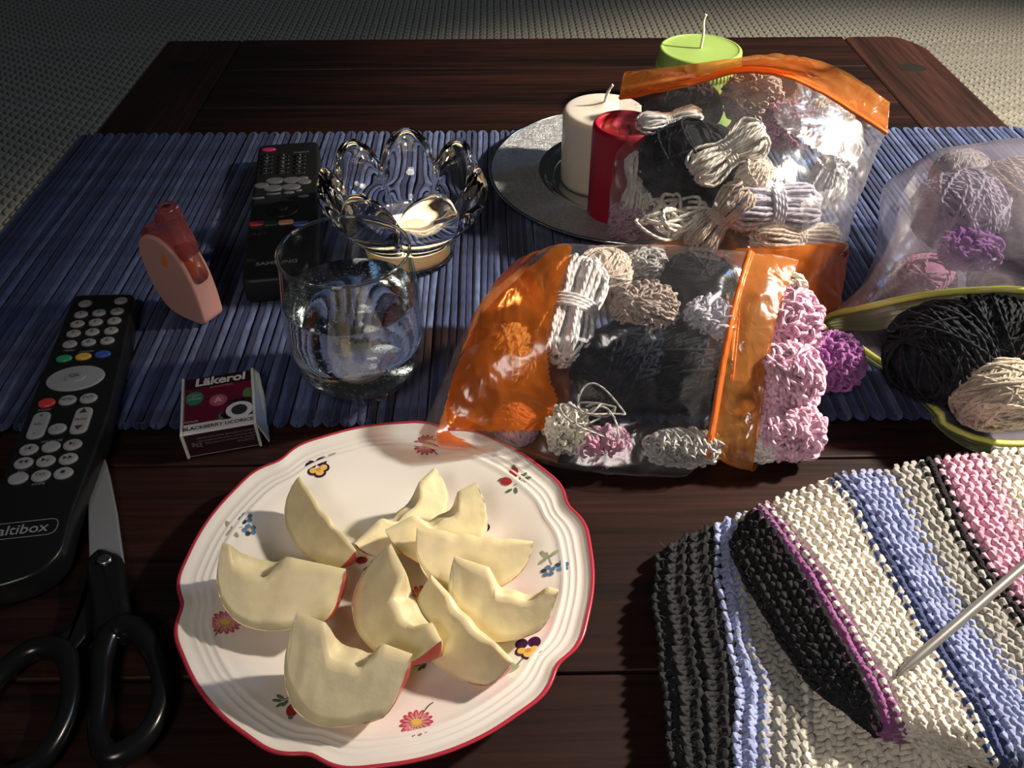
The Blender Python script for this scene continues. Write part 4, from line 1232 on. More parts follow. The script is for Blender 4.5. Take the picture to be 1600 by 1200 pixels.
def curly(g, c, rad, yr, n=7, seed=0, curl=0.0022, pitch=0.006, fill=0.5):
    """unravelled crinkled yarn heaped up"""
    q = np.random.default_rng(seed)
    c = np.asarray(c, float); rad = np.asarray(rad, float)
    for k in range(n):
        B = rot_basis(seed * 31 + k)
        m = 520
        t = np.linspace(0, 1, m)
        f = q.uniform(1.5, 3.5, 3) * 2 * math.pi; h = q.uniform(0, 6.28, 3)
        d = np.stack([np.sin(f[0] * t + h[0]), np.sin(f[1] * t + h[1]), np.sin(f[2] * t + h[2])], -1)
        d /= np.linalg.norm(d, axis=1)[:, None] + .15
        p = d * rad * (0.86 + 0.1 * np.sin(9 * t + k))[:, None]
        L = np.concatenate([[0], np.cumsum(np.linalg.norm(np.diff(p, axis=0), axis=1))])
        w = 2 * math.pi * L / pitch
        p = c + p + (np.cos(w)[:, None] * B[0] + np.sin(w)[:, None] * B[1]) * curl * (1 + .3 * np.sin(w * .37))[:, None]
        tube(g, p, yr, 5)
    if fill:
        s = ellips(c, rad * fill); g.add(s[0], s[1], ngons=s[2])
    return g

def fuzz(g, c, rad, n=160, seed=0, ln=0.008, r=0.00009):
    q = np.random.default_rng(seed)
    for k in range(n):
        d = unit(q.normal(size=3)); s = np.asarray(c) + d * np.asarray(rad) * .95
        e = unit(d + q.normal(size=3) * .9) * ln * q.uniform(.4, 1.2); f = q.normal(size=3) * ln * .3
        tube(g, catmull([s, s + e * .5 + f, s + e + f * .3], 3), r, 3, caps=False)
    return g

def strand_loops(g, c, rad, yr, n=6, seed=0):
    """a few loose smooth loops lying about"""
    q = np.random.default_rng(seed)
    for k in range(n):
        o = np.asarray(c) + q.normal(size=3) * np.asarray(rad) * .35
        t = np.linspace(0, 2 * math.pi * q.uniform(.8, 1.4), 30)
        rx = rad[0] * q.uniform(.4, .9); ry = rad[1] * q.uniform(.3, .9); th = q.uniform(0, 3.1)
        x = rx * np.cos(t); y = ry * np.sin(t) + rx * .3 * np.sin(2 * t + k)
        p = o + np.stack([x * math.cos(th) - y * math.sin(th), (x * math.sin(th) + y * math.cos(th)) * .8, .4 * rad[2] * np.sin(t * 1.5 + k) + .6 * (x * math.sin(th) + y * math.cos(th)) * .3], -1)
        tube(g, p, yr, 5)
    return g

YM = dict(
    cream=yarn_mat('cream_wool', (0.86, 0.80, 0.70), plies=3, ply=.005),
    white=yarn_mat('white_wool', (0.90, 0.87, 0.82), plies=3, ply=.005),
    peach=yarn_mat('peach_wool', (0.88, 0.72, 0.58), plies=3, ply=.004),
    beige=yarn_mat('beige_wool', (0.47, 0.41, 0.32), plies=3, ply=.004),
    taupe=yarn_mat('taupe_wool', (0.55, 0.46, 0.36), plies=3, ply=.005),
    brown=yarn_mat('browngrey_wool', (0.36, 0.28, 0.23), plies=2, ply=.004, color2=(0.60, 0.49, 0.42)),
    dark=yarn_mat('charcoal_wool', (0.012, 0.014, 0.018), plies=2, ply=.005, color2=(0.022, 0.026, 0.032)),
    navy=yarn_mat('dark_navy_wool', (0.009, 0.013, 0.024), plies=2, ply=.005),
    lav=yarn_mat('lavender_grey_wool', (0.50, 0.49, 0.58), plies=3, ply=.005),
    grey=yarn_mat('light_grey_wool', (0.50, 0.49, 0.47), plies=3, ply=.005),
    pink=yarn_mat('pink_wool', (0.86, 0.50, 0.66), plies=3, ply=.005),
    rose=yarn_mat('dusty_pink_wool', (0.66, 0.38, 0.42), plies=3, ply=.005),
    mauve=yarn_mat('mauve_wool', (0.50, 0.24, 0.36), plies=3, ply=.004),
    purple=yarn_mat('purple_wool', (0.30, 0.09, 0.32), plies=3, ply=.004),
    violet=yarn_mat('violet_wool', (0.36, 0.12, 0.46), plies=3, ply=.004),
)
M_fuzz = {k: mat('fuzz_' + k, c, .9) for k, c in dict(dark=(.03, .035, .045), light=(.6, .55, .48)).items()}

GB = 'yarn in the standing orange-topped bag'
GA = 'yarn in the lying orange-banded bag'
def yarn(kind, col, px, py, z, rad, label, group, seed=0, yr=.00115, axis=(1, 0, 0), fz=None, **kw):
    c = P(px, py, z)
    rad = np.asarray(rad if hasattr(rad, '__len__') else (rad, rad, rad), float)
    fl_ = .0065 if c[1] > .36 else .0015
    if c[2] - rad[2] < fl_: c[2] = rad[2] + fl_
    if group == GB: rad = rad * 1.22
    if kind == 'ball': kw.setdefault('turns', 64 if col in ('dark', 'navy') else 52)
    if kind == 'ball' and col in ('dark', 'navy'): yr = yr * .75; fz = 'dark'
    g = G()
    nm = {'ball': 'yarn_ball', 'hank': 'yarn_hank', 'curly': 'yarn_tangle', 'loops': 'yarn_strands'}[kind]
    if kind == 'ball': yarn_ball(g, c, rad, yr, seed, **kw)
    elif kind == 'hank': hank(g, c, axis, rad[0], rad[1], yr, seed=seed, thick=rad[2] / rad[1], **kw)
    elif kind == 'curly': curly(g, c, rad, yr, seed=seed, **kw)
    else: strand_loops(g, c, rad, yr, seed=seed, **kw)
    base = c - vec(0, 0, rad[2])
    o = solo(nm, g, YM[col], base, label, 'yarn', group)
    if fz:
        h = G(); fuzz(h, c, rad, 170, seed)
        part('fuzz', h, M_fuzz[fz], o, kind='stuff')
    return o
yarn('ball', 'dark', 1080, 255, .070, (.034, .026, .027), 'big fluffy charcoal ball left of the middle in the standing bag', GB, 1, yr=.0015, fz='dark')
yarn('ball', 'dark', 1066, 172, .085, (.026, .018, .020), 'charcoal ball just under the zip in the standing bag', GB, 2, yr=.0014, fz='dark')
yarn('curly', 'violet', 1055, 133, .098, (.018, .008, .009), 'violet scrap against the zip at the upper left of the standing bag', GB, 3, yr=.0008, n=5)
yarn('hank', 'white', 1046, 192, .090, (.0185, .010, .008), 'wispy white hank near the top left of the standing bag', GB, 4, axis=(1, .1, .1), strands=22, yr=.0011)
yarn('curly', 'brown', 1175, 150, .097, (.0225, .016, .019), 'round brown-grey crinkled ball directly under the zip', GB, 5, yr=.0009, n=12, curl=.0018)
yarn('hank', 'cream', 1137, 240, .090, (.022, .014, .012), 'plump cream hank with an open loop in the middle of the standing bag', GB, 6, axis=(.9, .2, .5), strands=40, yr=.0012)
yarn('ball', 'peach', 1180, 276, .078, (.0125, .011, .011), 'small peach ball below the plump cream hank', GB, 7, yr=.0010, turns=30)
yarn('curly', 'mauve', 1232, 196, .092, (.019, .014, .018), 'mauve and pink crinkled tangle at the right of the brown ball', GB, 8, yr=.0009, n=9)
yarn('curly', 'beige', 1296, 186, .084, (.020, .013, .015), 'beige tangle behind the shiny upper right of the bag', GB, 9, yr=.0010, n=8)
yarn('hank', 'white', 1300, 262, .060, (.022, .014, .014), 'white hank behind the bright glare at the right side of the bag', GB, 10, axis=(.3, .5, .8), strands=30)
yarn('hank', 'cream', 998, 290, .053, (.019, .010, .011), 'cream hank standing along the left edge of the standing bag', GB, 11, axis=(.1, .4, .9), strands=28, yr=.0012)
yarn('loops', 'cream', 1052, 338, .050, (.0185, .012, .010), 'loose cream loops at the lower left of the standing bag', GB, 12, n=13, yr=.0013)
yarn('hank', 'taupe', 1125, 342, .055, (.022, .012, .011), 'taupe hank tied with a knot near the bottom of the standing bag', GB, 13, axis=(.6, .2, .7), strands=34, yr=.0011)
yarn('hank', 'lav', 1205, 322, .060, (.026, .015, .014), 'lavender-grey hank of thick neat strands at the lower middle', GB, 14, axis=(1, .1, -.1), strands=46, yr=.0015, pinch=.8)
yarn('hank', 'peach', 1245, 372, .040, (.028, .012, .012), 'pale peach hank lowest at the right of the standing bag', GB, 15, axis=(1, .1, -.2), strands=30)
yarn('curly', 'mauve', 985, 345, .030, (.018, .012, .015), 'mauve tangle in the bottom left corner of the standing bag', GB, 16, yr=.0009, n=6)
yarn('ball', 'dark', 1175, 340, .030, (.034, .018, .026), 'charcoal ball deep behind the taupe hank', GB, 17, yr=.0014)
yarn('ball', 'taupe', 1100, 415, .018, (.018, .011, .012), 'taupe ball in the orange bottom of the standing bag', GB, 18, yr=.0012)
yarn('ball', 'cream', 1225, 408, .020, (.018, .011, .012), 'cream ball in the orange bottom of the standing bag', GB, 19, yr=.0012)

yarn('hank', 'white', 890, 485, .058, (.033, .019, .017), 'thick white hank along the orange band at the left of the lying bag', GA, 21, axis=(.25, .8, .35), strands=46, yr=.0014, pinch=.75)
yarn('ball', 'navy', 985, 572, .037, (.037, .029, .031), 'large blackish navy ball filling the middle of the lying bag', GA, 22, yr=.0016, turns=60)
yarn('ball', 'dark', 1062, 574, .037, (.031, .029, .031), 'large charcoal ball beside the zip in the lying bag', GA, 23, yr=.0016, turns=60)
yarn('curly', 'brown', 1010, 478, .070, (.024, .018, .014), 'round brown-grey tangle on top of the dark balls', GA, 24, yr=.0009, n=13, curl=.0018)
yarn('curly', 'lav', 1108, 500, .066, (.016, .016, .014), 'lavender-grey curl of yarn by the zip of the lying bag', GA, 25, yr=.0010, n=7)
yarn('ball', 'dark', 1090, 440, .060, (.024, .022, .020), 'charcoal ball at the back right of the lying bag', GA, 26, yr=.0015)
yarn('ball', 'peach', 945, 422, .064, (.020, .016, .014), 'pale peach ball at the back edge of the lying bag', GA, 27, yr=.0009)
yarn('curly', 'grey', 1010, 420, .062, (.018, .014, .014), 'light grey tangle along the back edge of the lying bag', GA, 28, yr=.0009, n=7)
yarn('curly', 'cream', 885, 672, .022, (.016, .014, .018), 'cream unspun tuft at the lower left of the lying bag', GA, 29, yr=.0010, n=9, curl=.0016)
yarn('curly', 'mauve', 945, 698, .016, (.018, .010, .013), 'dull mauve curls at the lower edge of the lying bag', GA, 30, yr=.0012, n=7)
yarn('ball', 'rose', 806, 664, .018, (.0145, .013, .014), 'small dusty pink ball by the plate rim', GA, 31, yr=.0008, turns=60)
yarn('loops', 'grey', 925, 640, .040, (.018, .012, .012), 'thin white strands hanging down the front of the dark balls', GA, 32, n=4, yr=.0006)
yarn('curly', 'grey', 1070, 700, .016, (.028, .010, .012), 'grey tangle along the bottom front of the lying bag', GA, 33, yr=.0009, n=7)
yarn('ball', 'cream', 800, 560, .038, (.024, .022, .022), 'cream ball seen tinted through the orange band', GA, 34, yr=.0013)
yarn('curly', 'pink', 1232, 505, .052, (.021, .022, .024), 'big candy pink crinkled tangle spilling from the bag mouth, upper part', GA, 35, yr=.00125, n=17, curl=.0028, pitch=.0095)
yarn('curly', 'pink', 1232, 592, .042, (.023, .019, .024), 'candy pink crinkled tangle in the middle of the bag mouth', GA, 36, yr=.00125, n=17, curl=.0028, pitch=.0095)
yarn('curly', 'pink', 1232, 672, .020, (.026, .018, .018), 'candy pink crinkled tangle resting on the wood below the bag mouth', GA, 37, yr=.00125, n=17, curl=.0028, pitch=.0095)
yarn('curly', 'white', 1193, 696, .014, (.009, .009, .011), 'small white curl at the bottom of the bag mouth', GA, 38, yr=.0011, n=5)
yarn('curly', 'cream', 1228, 446, .066, (.014, .009, .009), 'cream curls peeking out at the top of the bag mouth', GA, 39, yr=.0010, n=5)
yarn('curly', 'purple', 1302, 572, .022, (.020, .022, .019), 'purple crinkled tangle beside the pink yarn, reaching the runner edge', GA, 40, yr=.0011, n=13, curl=.0022)

GZ = 'yarn in the green-zipped bag'
yarn('ball', 'beige', 1552, 626, .026, (.0265, .0245, .0245), 'round beige ball at the front of the green-zipped bag', GZ, 41, yr=.0012, turns=60)
yarn('ball', 'dark', 1470, 560, .034, (.036, .032, .032), 'hairy charcoal ball in the mouth of the green-zipped bag', GZ, 42, yr=.0014, fz='dark')
yarn('ball', 'dark', 1545, 520, .050, (.034, .026, .026), 'hairy charcoal ball higher behind the beige one', GZ, 43, yr=.0014, fz='dark')
yarn('ball', 'rose', 1612, 560, .040, (.022, .018, .020), 'greyish pink ball at the frame edge above the beige one', GZ, 44, yr=.0009)
yarn('curly', 'violet', 1515, 392, .078, (.022, .016, .012), 'violet strand under the milky top of the green-zipped bag', GZ, 45, yr=.0014, n=6)
yarn('ball', 'lav', 1500, 330, .070, (.034, .030, .028), 'lavender-grey ball under the milky top of the green-zipped bag', GZ, 46, yr=.0013)
yarn('ball', 'grey', 1500, 276, .072, (.022, .019, .020), 'light grey fluffy ball at the back of the green-zipped bag', GZ, 47, yr=.0012)
yarn('ball', 'beige', 1600, 300, .078, (.034, .028, .024), 'beige ball at the back right of the green-zipped bag', GZ, 48, yr=.0012)
yarn('ball', 'mauve', 1440, 440, .040, (.022, .020, .020), 'dark mauve ball near the left edge of the green-zipped bag', GZ, 49, yr=.0012)
yarn('ball', 'navy', 1610, 430, .050, (.040, .032, .032), 'dark navy ball deep in the green-zipped bag', GZ, 50, yr=.0014)

# ================================================================ bags
def loft(secs, ns, nt):
    S = np.array([catmull(s, nt, closed=True) for s in secs])      # (k, m, 3)
    m = S.shape[1]
    return np.array([catmull(S[:, j], ns) for j in range(m)]).transpose(1, 0, 2)    # (rows, m, 3)
def wrinkle(W, amp, sc, seed=0):
    from mathutils import noise
    out = W.copy()
    n0 = np.cross(np.roll(W, -1, 1) - np.roll(W, 1, 1), np.gradient(W, axis=0))
    n0 /= np.linalg.norm(n0, axis=2)[..., None] + 1e-9
    for i in range(W.shape[0]):
        for j in range(W.shape[1]):
            p = Vector(W[i, j] * sc) + Vector((seed, 0, 0))
            v = noise.noise(p) * .6 + (abs(noise.noise(p * 2.1)) - .25) * .8
            out[i, j] += n0[i, j] * v * amp
    return out
def rest(W):
    W[..., 2] = np.maximum(W[..., 2], np.where(W[..., 1] > .374, .0060, .0008))
    return W
def submesh(W, mask):
    rest(W)
    nr, m = W.shape[:2]
    F = grid_faces(nr, m)
    F = F[np.broadcast_to(mask, (nr - 1, m)).ravel()]
    u, inv = np.unique(F.ravel(), return_inverse=True)
    g = G(); g.add(W.reshape(-1, 3)[u], inv.reshape(-1, 4)); return g
M_film = film_mat('clear_bag_film', (0.94, 0.94, 0.96), (0.75, 0.78, 0.85), haze=.045, rough=.17, gloss=.24, bump=.3)
M_foil = film_mat('glossy_bag_film', (0.95, 0.95, 0.97), (0.78, 0.80, 0.85), haze=.10, rough=.30, gloss=.85, bump=.9, bscale=32, bdist=.006)
M_orange = film_mat('orange_bag_film', (1.0, 0.42, 0.12), (0.85, 0.25, 0.04), haze=.58, rough=.22, gloss=.22, bscale=40)
M_orange2 = film_mat('orange_clear_film', (1.0, 0.68, 0.38), (0.90, 0.42, 0.13), haze=.42, rough=.14, gloss=.28, bscale=50)
M_milky = film_mat('milky_bag_film', (0.88, 0.86, 0.90), (0.50, 0.47, 0.56), haze=.38, rough=.18, gloss=.26, bscale=30)
M_zipo = mat('orange_zip', (0.85, 0.17, 0.02), .3, coat=.3); M_zipl = mat('lime_zip', (0.62, 0.66, 0.14), .35, coat=.2)
M_band = film_mat('ribbed_green_film', (0.60, 0.66, 0.48), (0.42, 0.48, 0.28), haze=.45, rough=.25, gloss=.2)

# --- lying bag in front
def W(*a): return P(*a)
def pt(x, y, z): return vec(x, y, z)
secs = [
    [W(650, 690, .020), W(688, 603, .042), W(745, 482, .064), W(852, 390, .083), W(747, 480, .063), W(690, 602, .041), ],
    [W(700, 697, .0195), W(712, 622, .044), W(782, 500, .072), W(885, 387, .086), W(800, 420, .050), W(740, 600, .021)],
    [W(800, 706, .010), W(790, 640, .040), W(850, 500, .078), W(930, 384, .088), pt(.05, .475, .040), pt(.035, .43, .006)],
    [W(890, 728, .006), W(885, 650, .032), W(915, 505, .080), W(980, 385, .089), pt(.078, .485, .035), pt(.065, .43, .002)],
    [W(1000, 741, .006), W(1000, 655, .034), W(1010, 500, .083), W(1060, 387, .089), pt(.11, .485, .035), pt(.10, .43, .002)],
    [W(1070, 742, .006), W(1075, 655, .034), W(1095, 510, .080), W(1125, 391, .088), pt(.135, .475, .035), pt(.12, .42, .002)],
    [W(1107, 716, .012), W(1122, 610, .045), W(1145, 485, .075), W(1172, 394, .086), pt(.158, .465, .035), pt(.145, .41, .003)],
    [W(1142, 728, .008), W(1158, 620, .042), W(1178, 490, .074), W(1212, 399, .084), pt(.168, .46, .035), pt(.158, .40, .003)],
    [W(1176, 738, .005), W(1190, 630, .040), W(1212, 495, .070), W(1247, 407, .080), pt(.182, .455, .033), pt(.172, .39, .002)],
]
Wb_ = loft(secs, 24, 40)
nr, m = Wb_.shape[:2]
Wb_ = wrinkle(Wb_, .0016, 38, 1)
ii = np.arange(nr - 1)[:, None] / 24.0; jj = np.arange(m)[None, :] / 40.0
jj2 = np.where(jj > 3.4, np.abs(6.8 - jj), jj)          # 0 low front .. 3 top ridge
lim = np.interp(jj2, [0, .35, .8, 1.2, 1.7, 2.2, 2.8, 3.4], [-.1, -.1, 2.75, 2.8, 2.35, 2.0, 1.3, .9])
orange = (ii < lim) & (ii > np.interp(jj2, [0, .6, 1.2, 2, 3], [1.5, .95, .5, .3, .2])) & (jj2 > .50)
mouth = ii >= 6.35
zipb = (ii >= 6.0) & ~mouth
bag = thing('zip_bag', 'lying zip bag with orange band at its mouth, pink yarn spilling out', 'plastic bag', vec(.08, .40, 0))
part('clear_film', submesh(Wb_, ~orange & (ii < 6.0) & ~mouth), M_film, bag)
part('orange_bottom', submesh(Wb_, orange), M_orange, bag, 'orange printed bottom end')
part('mouth_band', submesh(Wb_, (ii >= 6.0)), M_orange2, bag, 'see-through orange band at the mouth')
g = G(); tube(g, Wb_[144], .0017, 7, closed=True, flat=.8); tube(g, Wb_[147], .0007, 6, closed=True)
part('zip_track', g, M_zipo, bag, 'orange-red zip track')
g = G(); tube(g, Wb_[-1], .0004, 5, closed=True); part('mouth_edge', g, M_orange2, bag)

# --- standing bag behind
def back(p, dy, dz): return p + vec(.004, dy, dz)
def sec2(L, F1, F2, F3, R, dy, dz):
    L, F1, F2, F3, R = [P(*q) for q in (L, F1, F2, F3, R)]
    return [L, F1, F2, F3, R, back(F3, dy, dz), back(F2, dy * 1.1, dz), back(F1, dy, dz)]
secs = [
    sec2((944, 415, .006), (1040, 470, .008), (1150, 505, .008), (1250, 505, .008), (1312, 478, .008), .012, -.004),
    sec2((941, 395, .022), (1035, 425, .034), (1150, 435, .040), (1250, 430, .036), (1327, 400, .022), .058, -.020),
    sec2((945, 362, .036), (1042, 378, .052), (1150, 380, .060), (1250, 378, .056), (1326, 368, .038), .062, -.020),
    sec2((953, 300, .058), (1050, 300, .082), (1150, 300, .090), (1250, 302, .084), (1346, 300, .058), .058, -.018),
    sec2((962, 220, .078), (1060, 208, .104), (1160, 196, .112), (1260, 210, .106), (1370, 235, .078), .046, -.012),
    sec2((968, 152, .094), (1065, 134, .114), (1165, 112, .124), (1260, 132, .118), (1384, 207, .096), .010, -.002),
    sec2((971, 132, .100), (1070, 117, .120), (1180, 98, .132), (1270, 112, .124), (1387, 184, .102), .003, 0),
    sec2((976, 113, .106), (1075, 101, .126), (1200, 88, .140), (1295, 104, .128), (1390, 160, .109), .002, 0),
]
W2_ = wrinkle(loft(secs, 24, 36), .0022, 34, 5)
ii = np.arange(W2_.shape[0] - 1)[:, None] / 24.0; jj = np.arange(W2_.shape[1])[None, :] / 36.0
bag2 = thing('zip_bag', 'standing zip bag with orange top band, leaning at the candles', 'plastic bag', vec(.18, .53, 0))
low = ii < np.interp(jj, [0, 1, 2, 3, 4, 5, 8], [.6, 1.2, 1.85, 1.9, 1.85, 1.6, 1.0])
top = ii >= 5.0
glare = (jj > 3.0 + .45 * np.sin(ii * 2.3 + .5) - .25 * np.sin(ii * 5)) & (jj < 4.4) & ~low & ~top
part('orange_bottom', submesh(W2_, low), M_orange, bag2, 'orange printed bottom')
part('clear_film', submesh(W2_, ~low & ~top & ~glare), M_film, bag2)
part('side_film', submesh(W2_, glare), M_foil, bag2, 'crumpled shiny right side')
part('top_band', submesh(W2_, top), M_orange2, bag2, 'see-through orange band along the top')
g = G(); tube(g, W2_[120], .0016, 7, closed=True); part('zip_track', g, M_zipo, bag2, 'orange zip track')
text(bag2, 'bag_print', '0.', .016, P(1314, 404, .026), unit(vec(.25, -1, 0)), unit(vec(.9, .3, .6)), mat('blue_bag_print', (.05, .05, .12), .4))

# --- green-zipped bag on the right
def s3(*q): return [P(*a) for a in q]
secs = [
    s3((1296, 522, .006), (1370, 514, .034), (1500, 490, .060), (1650, 502, .066), (1800, 600, .03), (1680, 696, .002), (1524, 706, .002), (1400, 602, .002)),
    s3((1292, 505, .008), (1360, 478, .045), (1500, 455, .071), (1650, 464, .077), (1815, 560, .04), (1680, 684, .0015), (1512, 682, .0015), (1392, 588, .0015)),
    s3((1335, 468, .012), (1400, 410, .062), (1520, 400, .092), (1660, 402, .095), (1830, 500, .04), (1680, 600, .0012), (1520, 590, .0012), (1400, 540, .0012)),
    s3((1368, 402, .020), (1412, 345, .075), (1530, 312, .108), (1670, 312, .110), (1840, 420, .04), (1690, 520, .0012), (1540, 500, .0012), (1425, 465, .0012)),
    s3((1376, 312, .036), (1420, 264, .082), (1495, 229, .110), (1680, 227, .113), (1850, 350, .05), (1700, 440, .0012), (1560, 420, .0012), (1440, 400, .0012)),
    s3((1380, 305, .030), (1425, 278, .040), (1500, 255, .055), (1680, 255, .055), (1850, 330, .03), (1700, 400, .0012), (1570, 380, .0012), (1450, 370, .0012)),
]
W3_ = wrinkle(loft(secs, 14, 18), .0018, 30, 9)
ii = np.arange(W3_.shape[0] - 1)[:, None] / 14.0 + 0 * np.arange(W3_.shape[1])[None, :]
bag3 = thing('zip_bag', 'milky plastic bag with lime green zip gaping open at the right edge', 'plastic bag', vec(.30, .45, 0))
part('film', submesh(W3_, ii >= 1.0), M_milky, bag3)
part('ribbed_mouth', submesh(W3_, ii < 1.0), M_band, bag3, 'dull green ribbed strip round the mouth')
g = G(); tube(g, W3_[14], .0022, 7, closed=True); part('zip_track', g, M_zipl, bag3, 'lime green zip track')
g = G()
for k in (3, 6, 9, 12): tube(g, W3_[k], .0004, 5, closed=True)
part('zip_rib', g, M_band, bag3)
g = G(); tube(g, W3_[0], .0009, 6, closed=True); part('mouth_edge', g, M_band, bag3)
e = ellips(P(1296, 512, .008), (.0045, .004, .004)); g = G(); g.add(e[0], e[1], ngons=e[2]); part('zip_end', g, M_zipl, bag3)
# ================================================================ knitting
KN = {k: yarn_mat('knit_' + k, c, plies=3, ply=.0045, depth=.4, var=.12, vscale=90) for k, c in dict(
    charcoal=(0.022, 0.023, 0.026), plum=(0.27, 0.085, 0.24), cream=(0.78, 0.73, 0.64), navy=(0.035, 0.055, 0.16), periwinkle=(0.30, 0.35, 0.58),
    grey=(0.36, 0.355, 0.33), black=(0.020, 0.020, 0.022), pink=(0.68, 0.38, 0.50), mauve=(0.42, 0.17, 0.32)).items()}
knit = thing('knitting', 'striped knitted tube of wool with a charcoal rim at the lower right corner', 'knitting', vec(.23, .22, 0))

def bline(px, zf, n):
    """boundary between stripes: photo points -> room polyline with n+1 samples, heights from zf(v)"""
    p = catmull([np.array(q, float) for q in px], 12)
    L = np.concatenate([[0], np.cumsum(np.linalg.norm(np.diff(p, axis=0), axis=1))]); L /= L[-1]
    v = np.linspace(0, 1, n + 1)
    x = np.interp(v, L, p[:, 0]); y = np.interp(v, L, p[:, 1])
    return np.array([P(a, b, zf(t)) for a, b, t in zip(x, y, v)])

def stripe(name, col, A, B, rows, ns, zoff=0.0, r=.00125, label=None, rib=False):
    """rows of knit loops between two boundary polylines, seen from the purl side"""
    g = G()
    m = A.shape[0]
    def S(u, v):
        v = np.clip(v, 0, 1) * (m - 1)
        i = np.minimum(v.astype(int), m - 2); f = (v - i)[:, None]
        a = A[i] * (1 - f) + A[i + 1] * f; b = B[i] * (1 - f) + B[i + 1] * f
        return a + (b - a) * u[:, None]
    q = np.random.default_rng(len(name) * 7 + rows)
    for k in range(rows):
        t = np.linspace(0, ns, ns * 12 + 1)
        th = 2 * math.pi * (t + 0.02 * k)
        jit = 0.10 * np.sin(t * 1.7 + k * 2.3)
        u = (k + .5 + (0.70 if rows > 2 else 0.5) * np.cos(th) * (1 + jit) + .08 * np.sin(t * .9 + k)) / rows
        v = (t + 0.17 * np.sin(2 * th)) / ns
        z = 0.0014 * np.cos(2 * th) + .0003 * np.sin(t * 2.1 + k * 1.3)
        if rib: z = z + 0.0014 * (1 if k % 2 else -1) * np.cos(th * .0)
        p = S(u, v)
        p[:, 2] += z + zoff
        tube(g, p, r * (1 + .06 * np.sin(t * 5 + k)), 6)
    # the cloth's body behind the loops
    nv = ns * 2
    vv = np.linspace(0, 1, nv + 1)
    rowsV = np.array([S(np.full(nv + 1, u), vv) for u in np.linspace(0, 1, 4)])
    rowsV[..., 2] += zoff - .0012
    g.add(rowsV.reshape(-1, 3), grid_faces(4, nv + 1, close_c=False))
    o = part(name, g, KN[col], knit, label)
    return o
NS = 28
def zt(v, h=.030):
    return .009 + (h - .009) * (1 - abs(2 * v - 1) ** 9) ** .7
bl_ = [
    [(1143, 842), (1150, 872), (1179, 925), (1205, 970), (1233, 1015), (1267, 1064), (1308, 1096), (1362, 1135)],
    [(1176, 797), (1215, 850), (1262, 925), (1310, 1010), (1353, 1085), (1374, 1154)],
    [(1196, 789), (1236, 838), (1285, 905), (1325, 975), (1372, 1055), (1403, 1118), (1418, 1160)],
    [(1294, 748), (1335, 800), (1375, 880), (1415, 945), (1442, 1003), (1500, 1090), (1560, 1210)],
    [(1316, 742), (1352, 790), (1396, 870), (1434, 930), (1464, 985), (1535, 1095), (1600, 1210)],
    [(1383, 735), (1420, 800), (1455, 870), (1500, 955), (1545, 1010), (1610, 1100), (1670, 1205)],
    [(1437, 722), (1470, 790), (1500, 855), (1540, 915), (1580, 965), (1645, 1060), (1705, 1160)],
    [(1462, 717), (1495, 790), (1520, 845), (1560, 905), (1602, 960), (1660, 1045), (1725, 1150)],
    [(1535, 708), (1560, 765), (1590, 820), (1625, 890), (1665, 950), (1720, 1030), (1790, 1130)],
    [(1625, 700), (1650, 755), (1680, 810), (1710, 880), (1750, 940), (1810, 1010), (1870, 1100)],
]
hs = [.020, .029, .030, .031, .031, .031, .031, .031, .031, .031]
BL = [bline(b, (lambda v, h=h: zt(v, h)), 60) for b, h in zip(bl_, hs)]
spec_ = [('charcoal', 6, 'charcoal ribbed rim of the upper layer', .0016), ('plum', 2, 'narrow plum stripe', .0016), ('cream', 7, 'broad cream stripe beside the plum one', .0016),
         ('navy', 2, 'thin navy stripe', .0016), ('periwinkle', 5, 'periwinkle blue stripe', .0016), ('grey', 4, 'grey stripe', .0016), ('black', 2, 'thin black stripe', .0016),
         ('pink', 5, 'pink stripe', .0016), ('cream', 6, 'cream stripe at the right edge', .0016)]
for (c, n, lab, r), A, B in zip(spec_, BL[:-1], BL[1:]):
    stripe('knitted_stripe', c, A, B, n, NS if c != 'charcoal' else 25, r=r, label=lab, rib=(c == 'charcoal'))
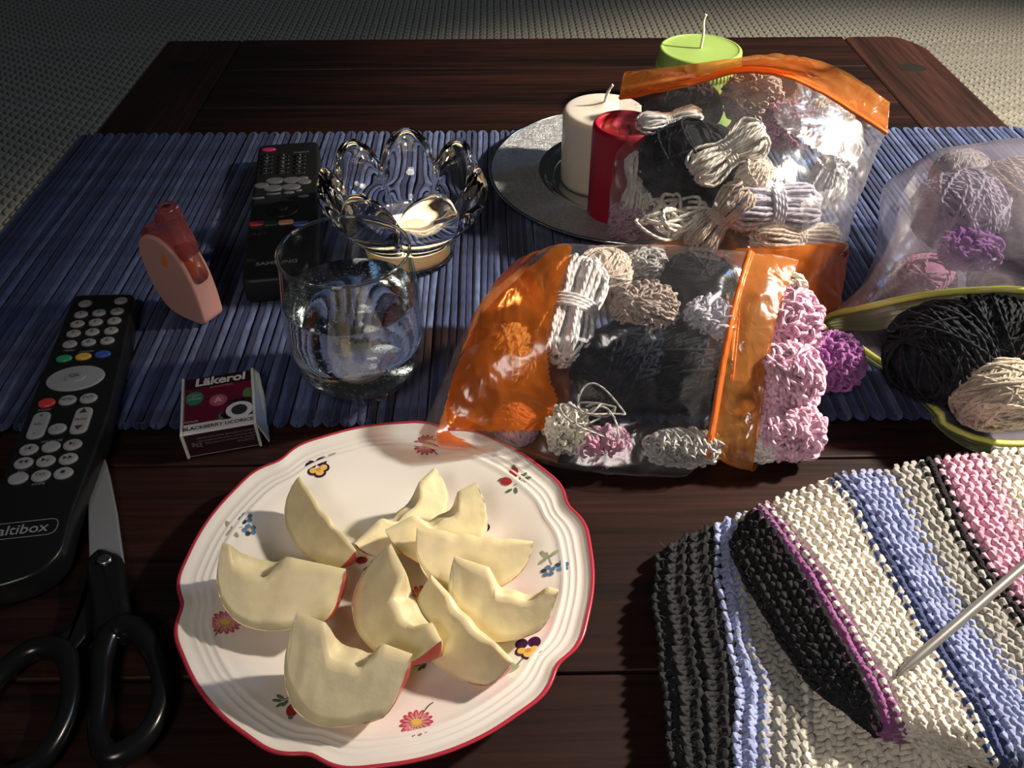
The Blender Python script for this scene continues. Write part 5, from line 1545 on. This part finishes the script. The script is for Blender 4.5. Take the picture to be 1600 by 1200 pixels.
cl_ = [
    [(1030, 862), (1027, 940), (1036, 1020), (1045, 1110), (1060, 1250)],
    [(1118, 818), (1120, 900), (1138, 1000), (1150, 1080), (1146, 1250)],
    [(1152, 806), (1158, 900), (1172, 1000), (1197, 1080), (1192, 1250)],
    [(1184, 800), (1205, 900), (1240, 1000), (1262, 1090), (1260, 1250)],
    [(1260, 800), (1320, 900), (1390, 1000), (1425, 1120), (1430, 1250)],
    [(1290, 800), (1370, 900), (1440, 1000), (1500, 1140), (1510, 1250)],
]
def zl(v): return .004 + .008 * (1 - abs(2 * v - 1) ** 6)
CL = [bline(b, zl, 60) for b in cl_]
for (c, n, lab, r), A, B in zip([('charcoal', 5, 'charcoal ribbed rim of the lower layer', .0016), ('periwinkle', 2, 'blue stripe inside the lower layer', .00155), ('grey', 3, 'light grey stripe of the lower layer', .00155),
                                 ('cream', 5, 'cream stripe of the lower layer', .00155), ('cream', 5, 'cream stripe of the lower layer', .00155)], CL[:-1], CL[1:]):
    stripe('knitted_stripe', c, A, B, n, 25, r=r, label=lab, rib=(c == 'charcoal'))
h = G()
q = np.random.default_rng(5)
for A, B, z0, n in ((BL[0], BL[1], .001, 500), (CL[0], CL[1], .001, 450), (BL[1], BL[3], .001, 250)):
    for k in range(n):
        i = q.integers(0, len(A) - 1); u = q.uniform(-.02, 1.02)
        s = A[i] * (1 - u) + B[i] * u
        e = vec(*(q.normal(size=3) * .0028)); e[2] = abs(e[2]) * .6 + .0012
        f = q.normal(size=3) * .001
        tube(h, catmull([s, s + e * .5 + f, s + e], 3), .00007, 3, caps=False)
part('fuzz', h, mat('knit_fuzz', (.10, .10, .11), .9), knit, kind='stuff')
# needle
M_need = mat('grey_needle', (.36, .36, .35), .32, .6)
a = P(1400, 1056, .0345); b = P(1600, 884, .0425); d = unit(b - a); L = .26
nd = G()
pp = [a + d * t for t in (0, .003, .008, .014, .03, .1, .2, L)]
tube(nd, pp, [.0004, .0010, .0017, .0022, .0022, .0022, .0022, .0022], 14)
root = thing('knitting_needle', 'grey metal knitting needle lying across the striped knitting', 'knitting needle', a)
part('shaft', nd, M_need, root)
e = ellips(a + d * (L + .002), (.0045, .0045, .0045)); g = G(); g.add(e[0], e[1], ngons=e[2]); part('end_cap', g, M_need, root)
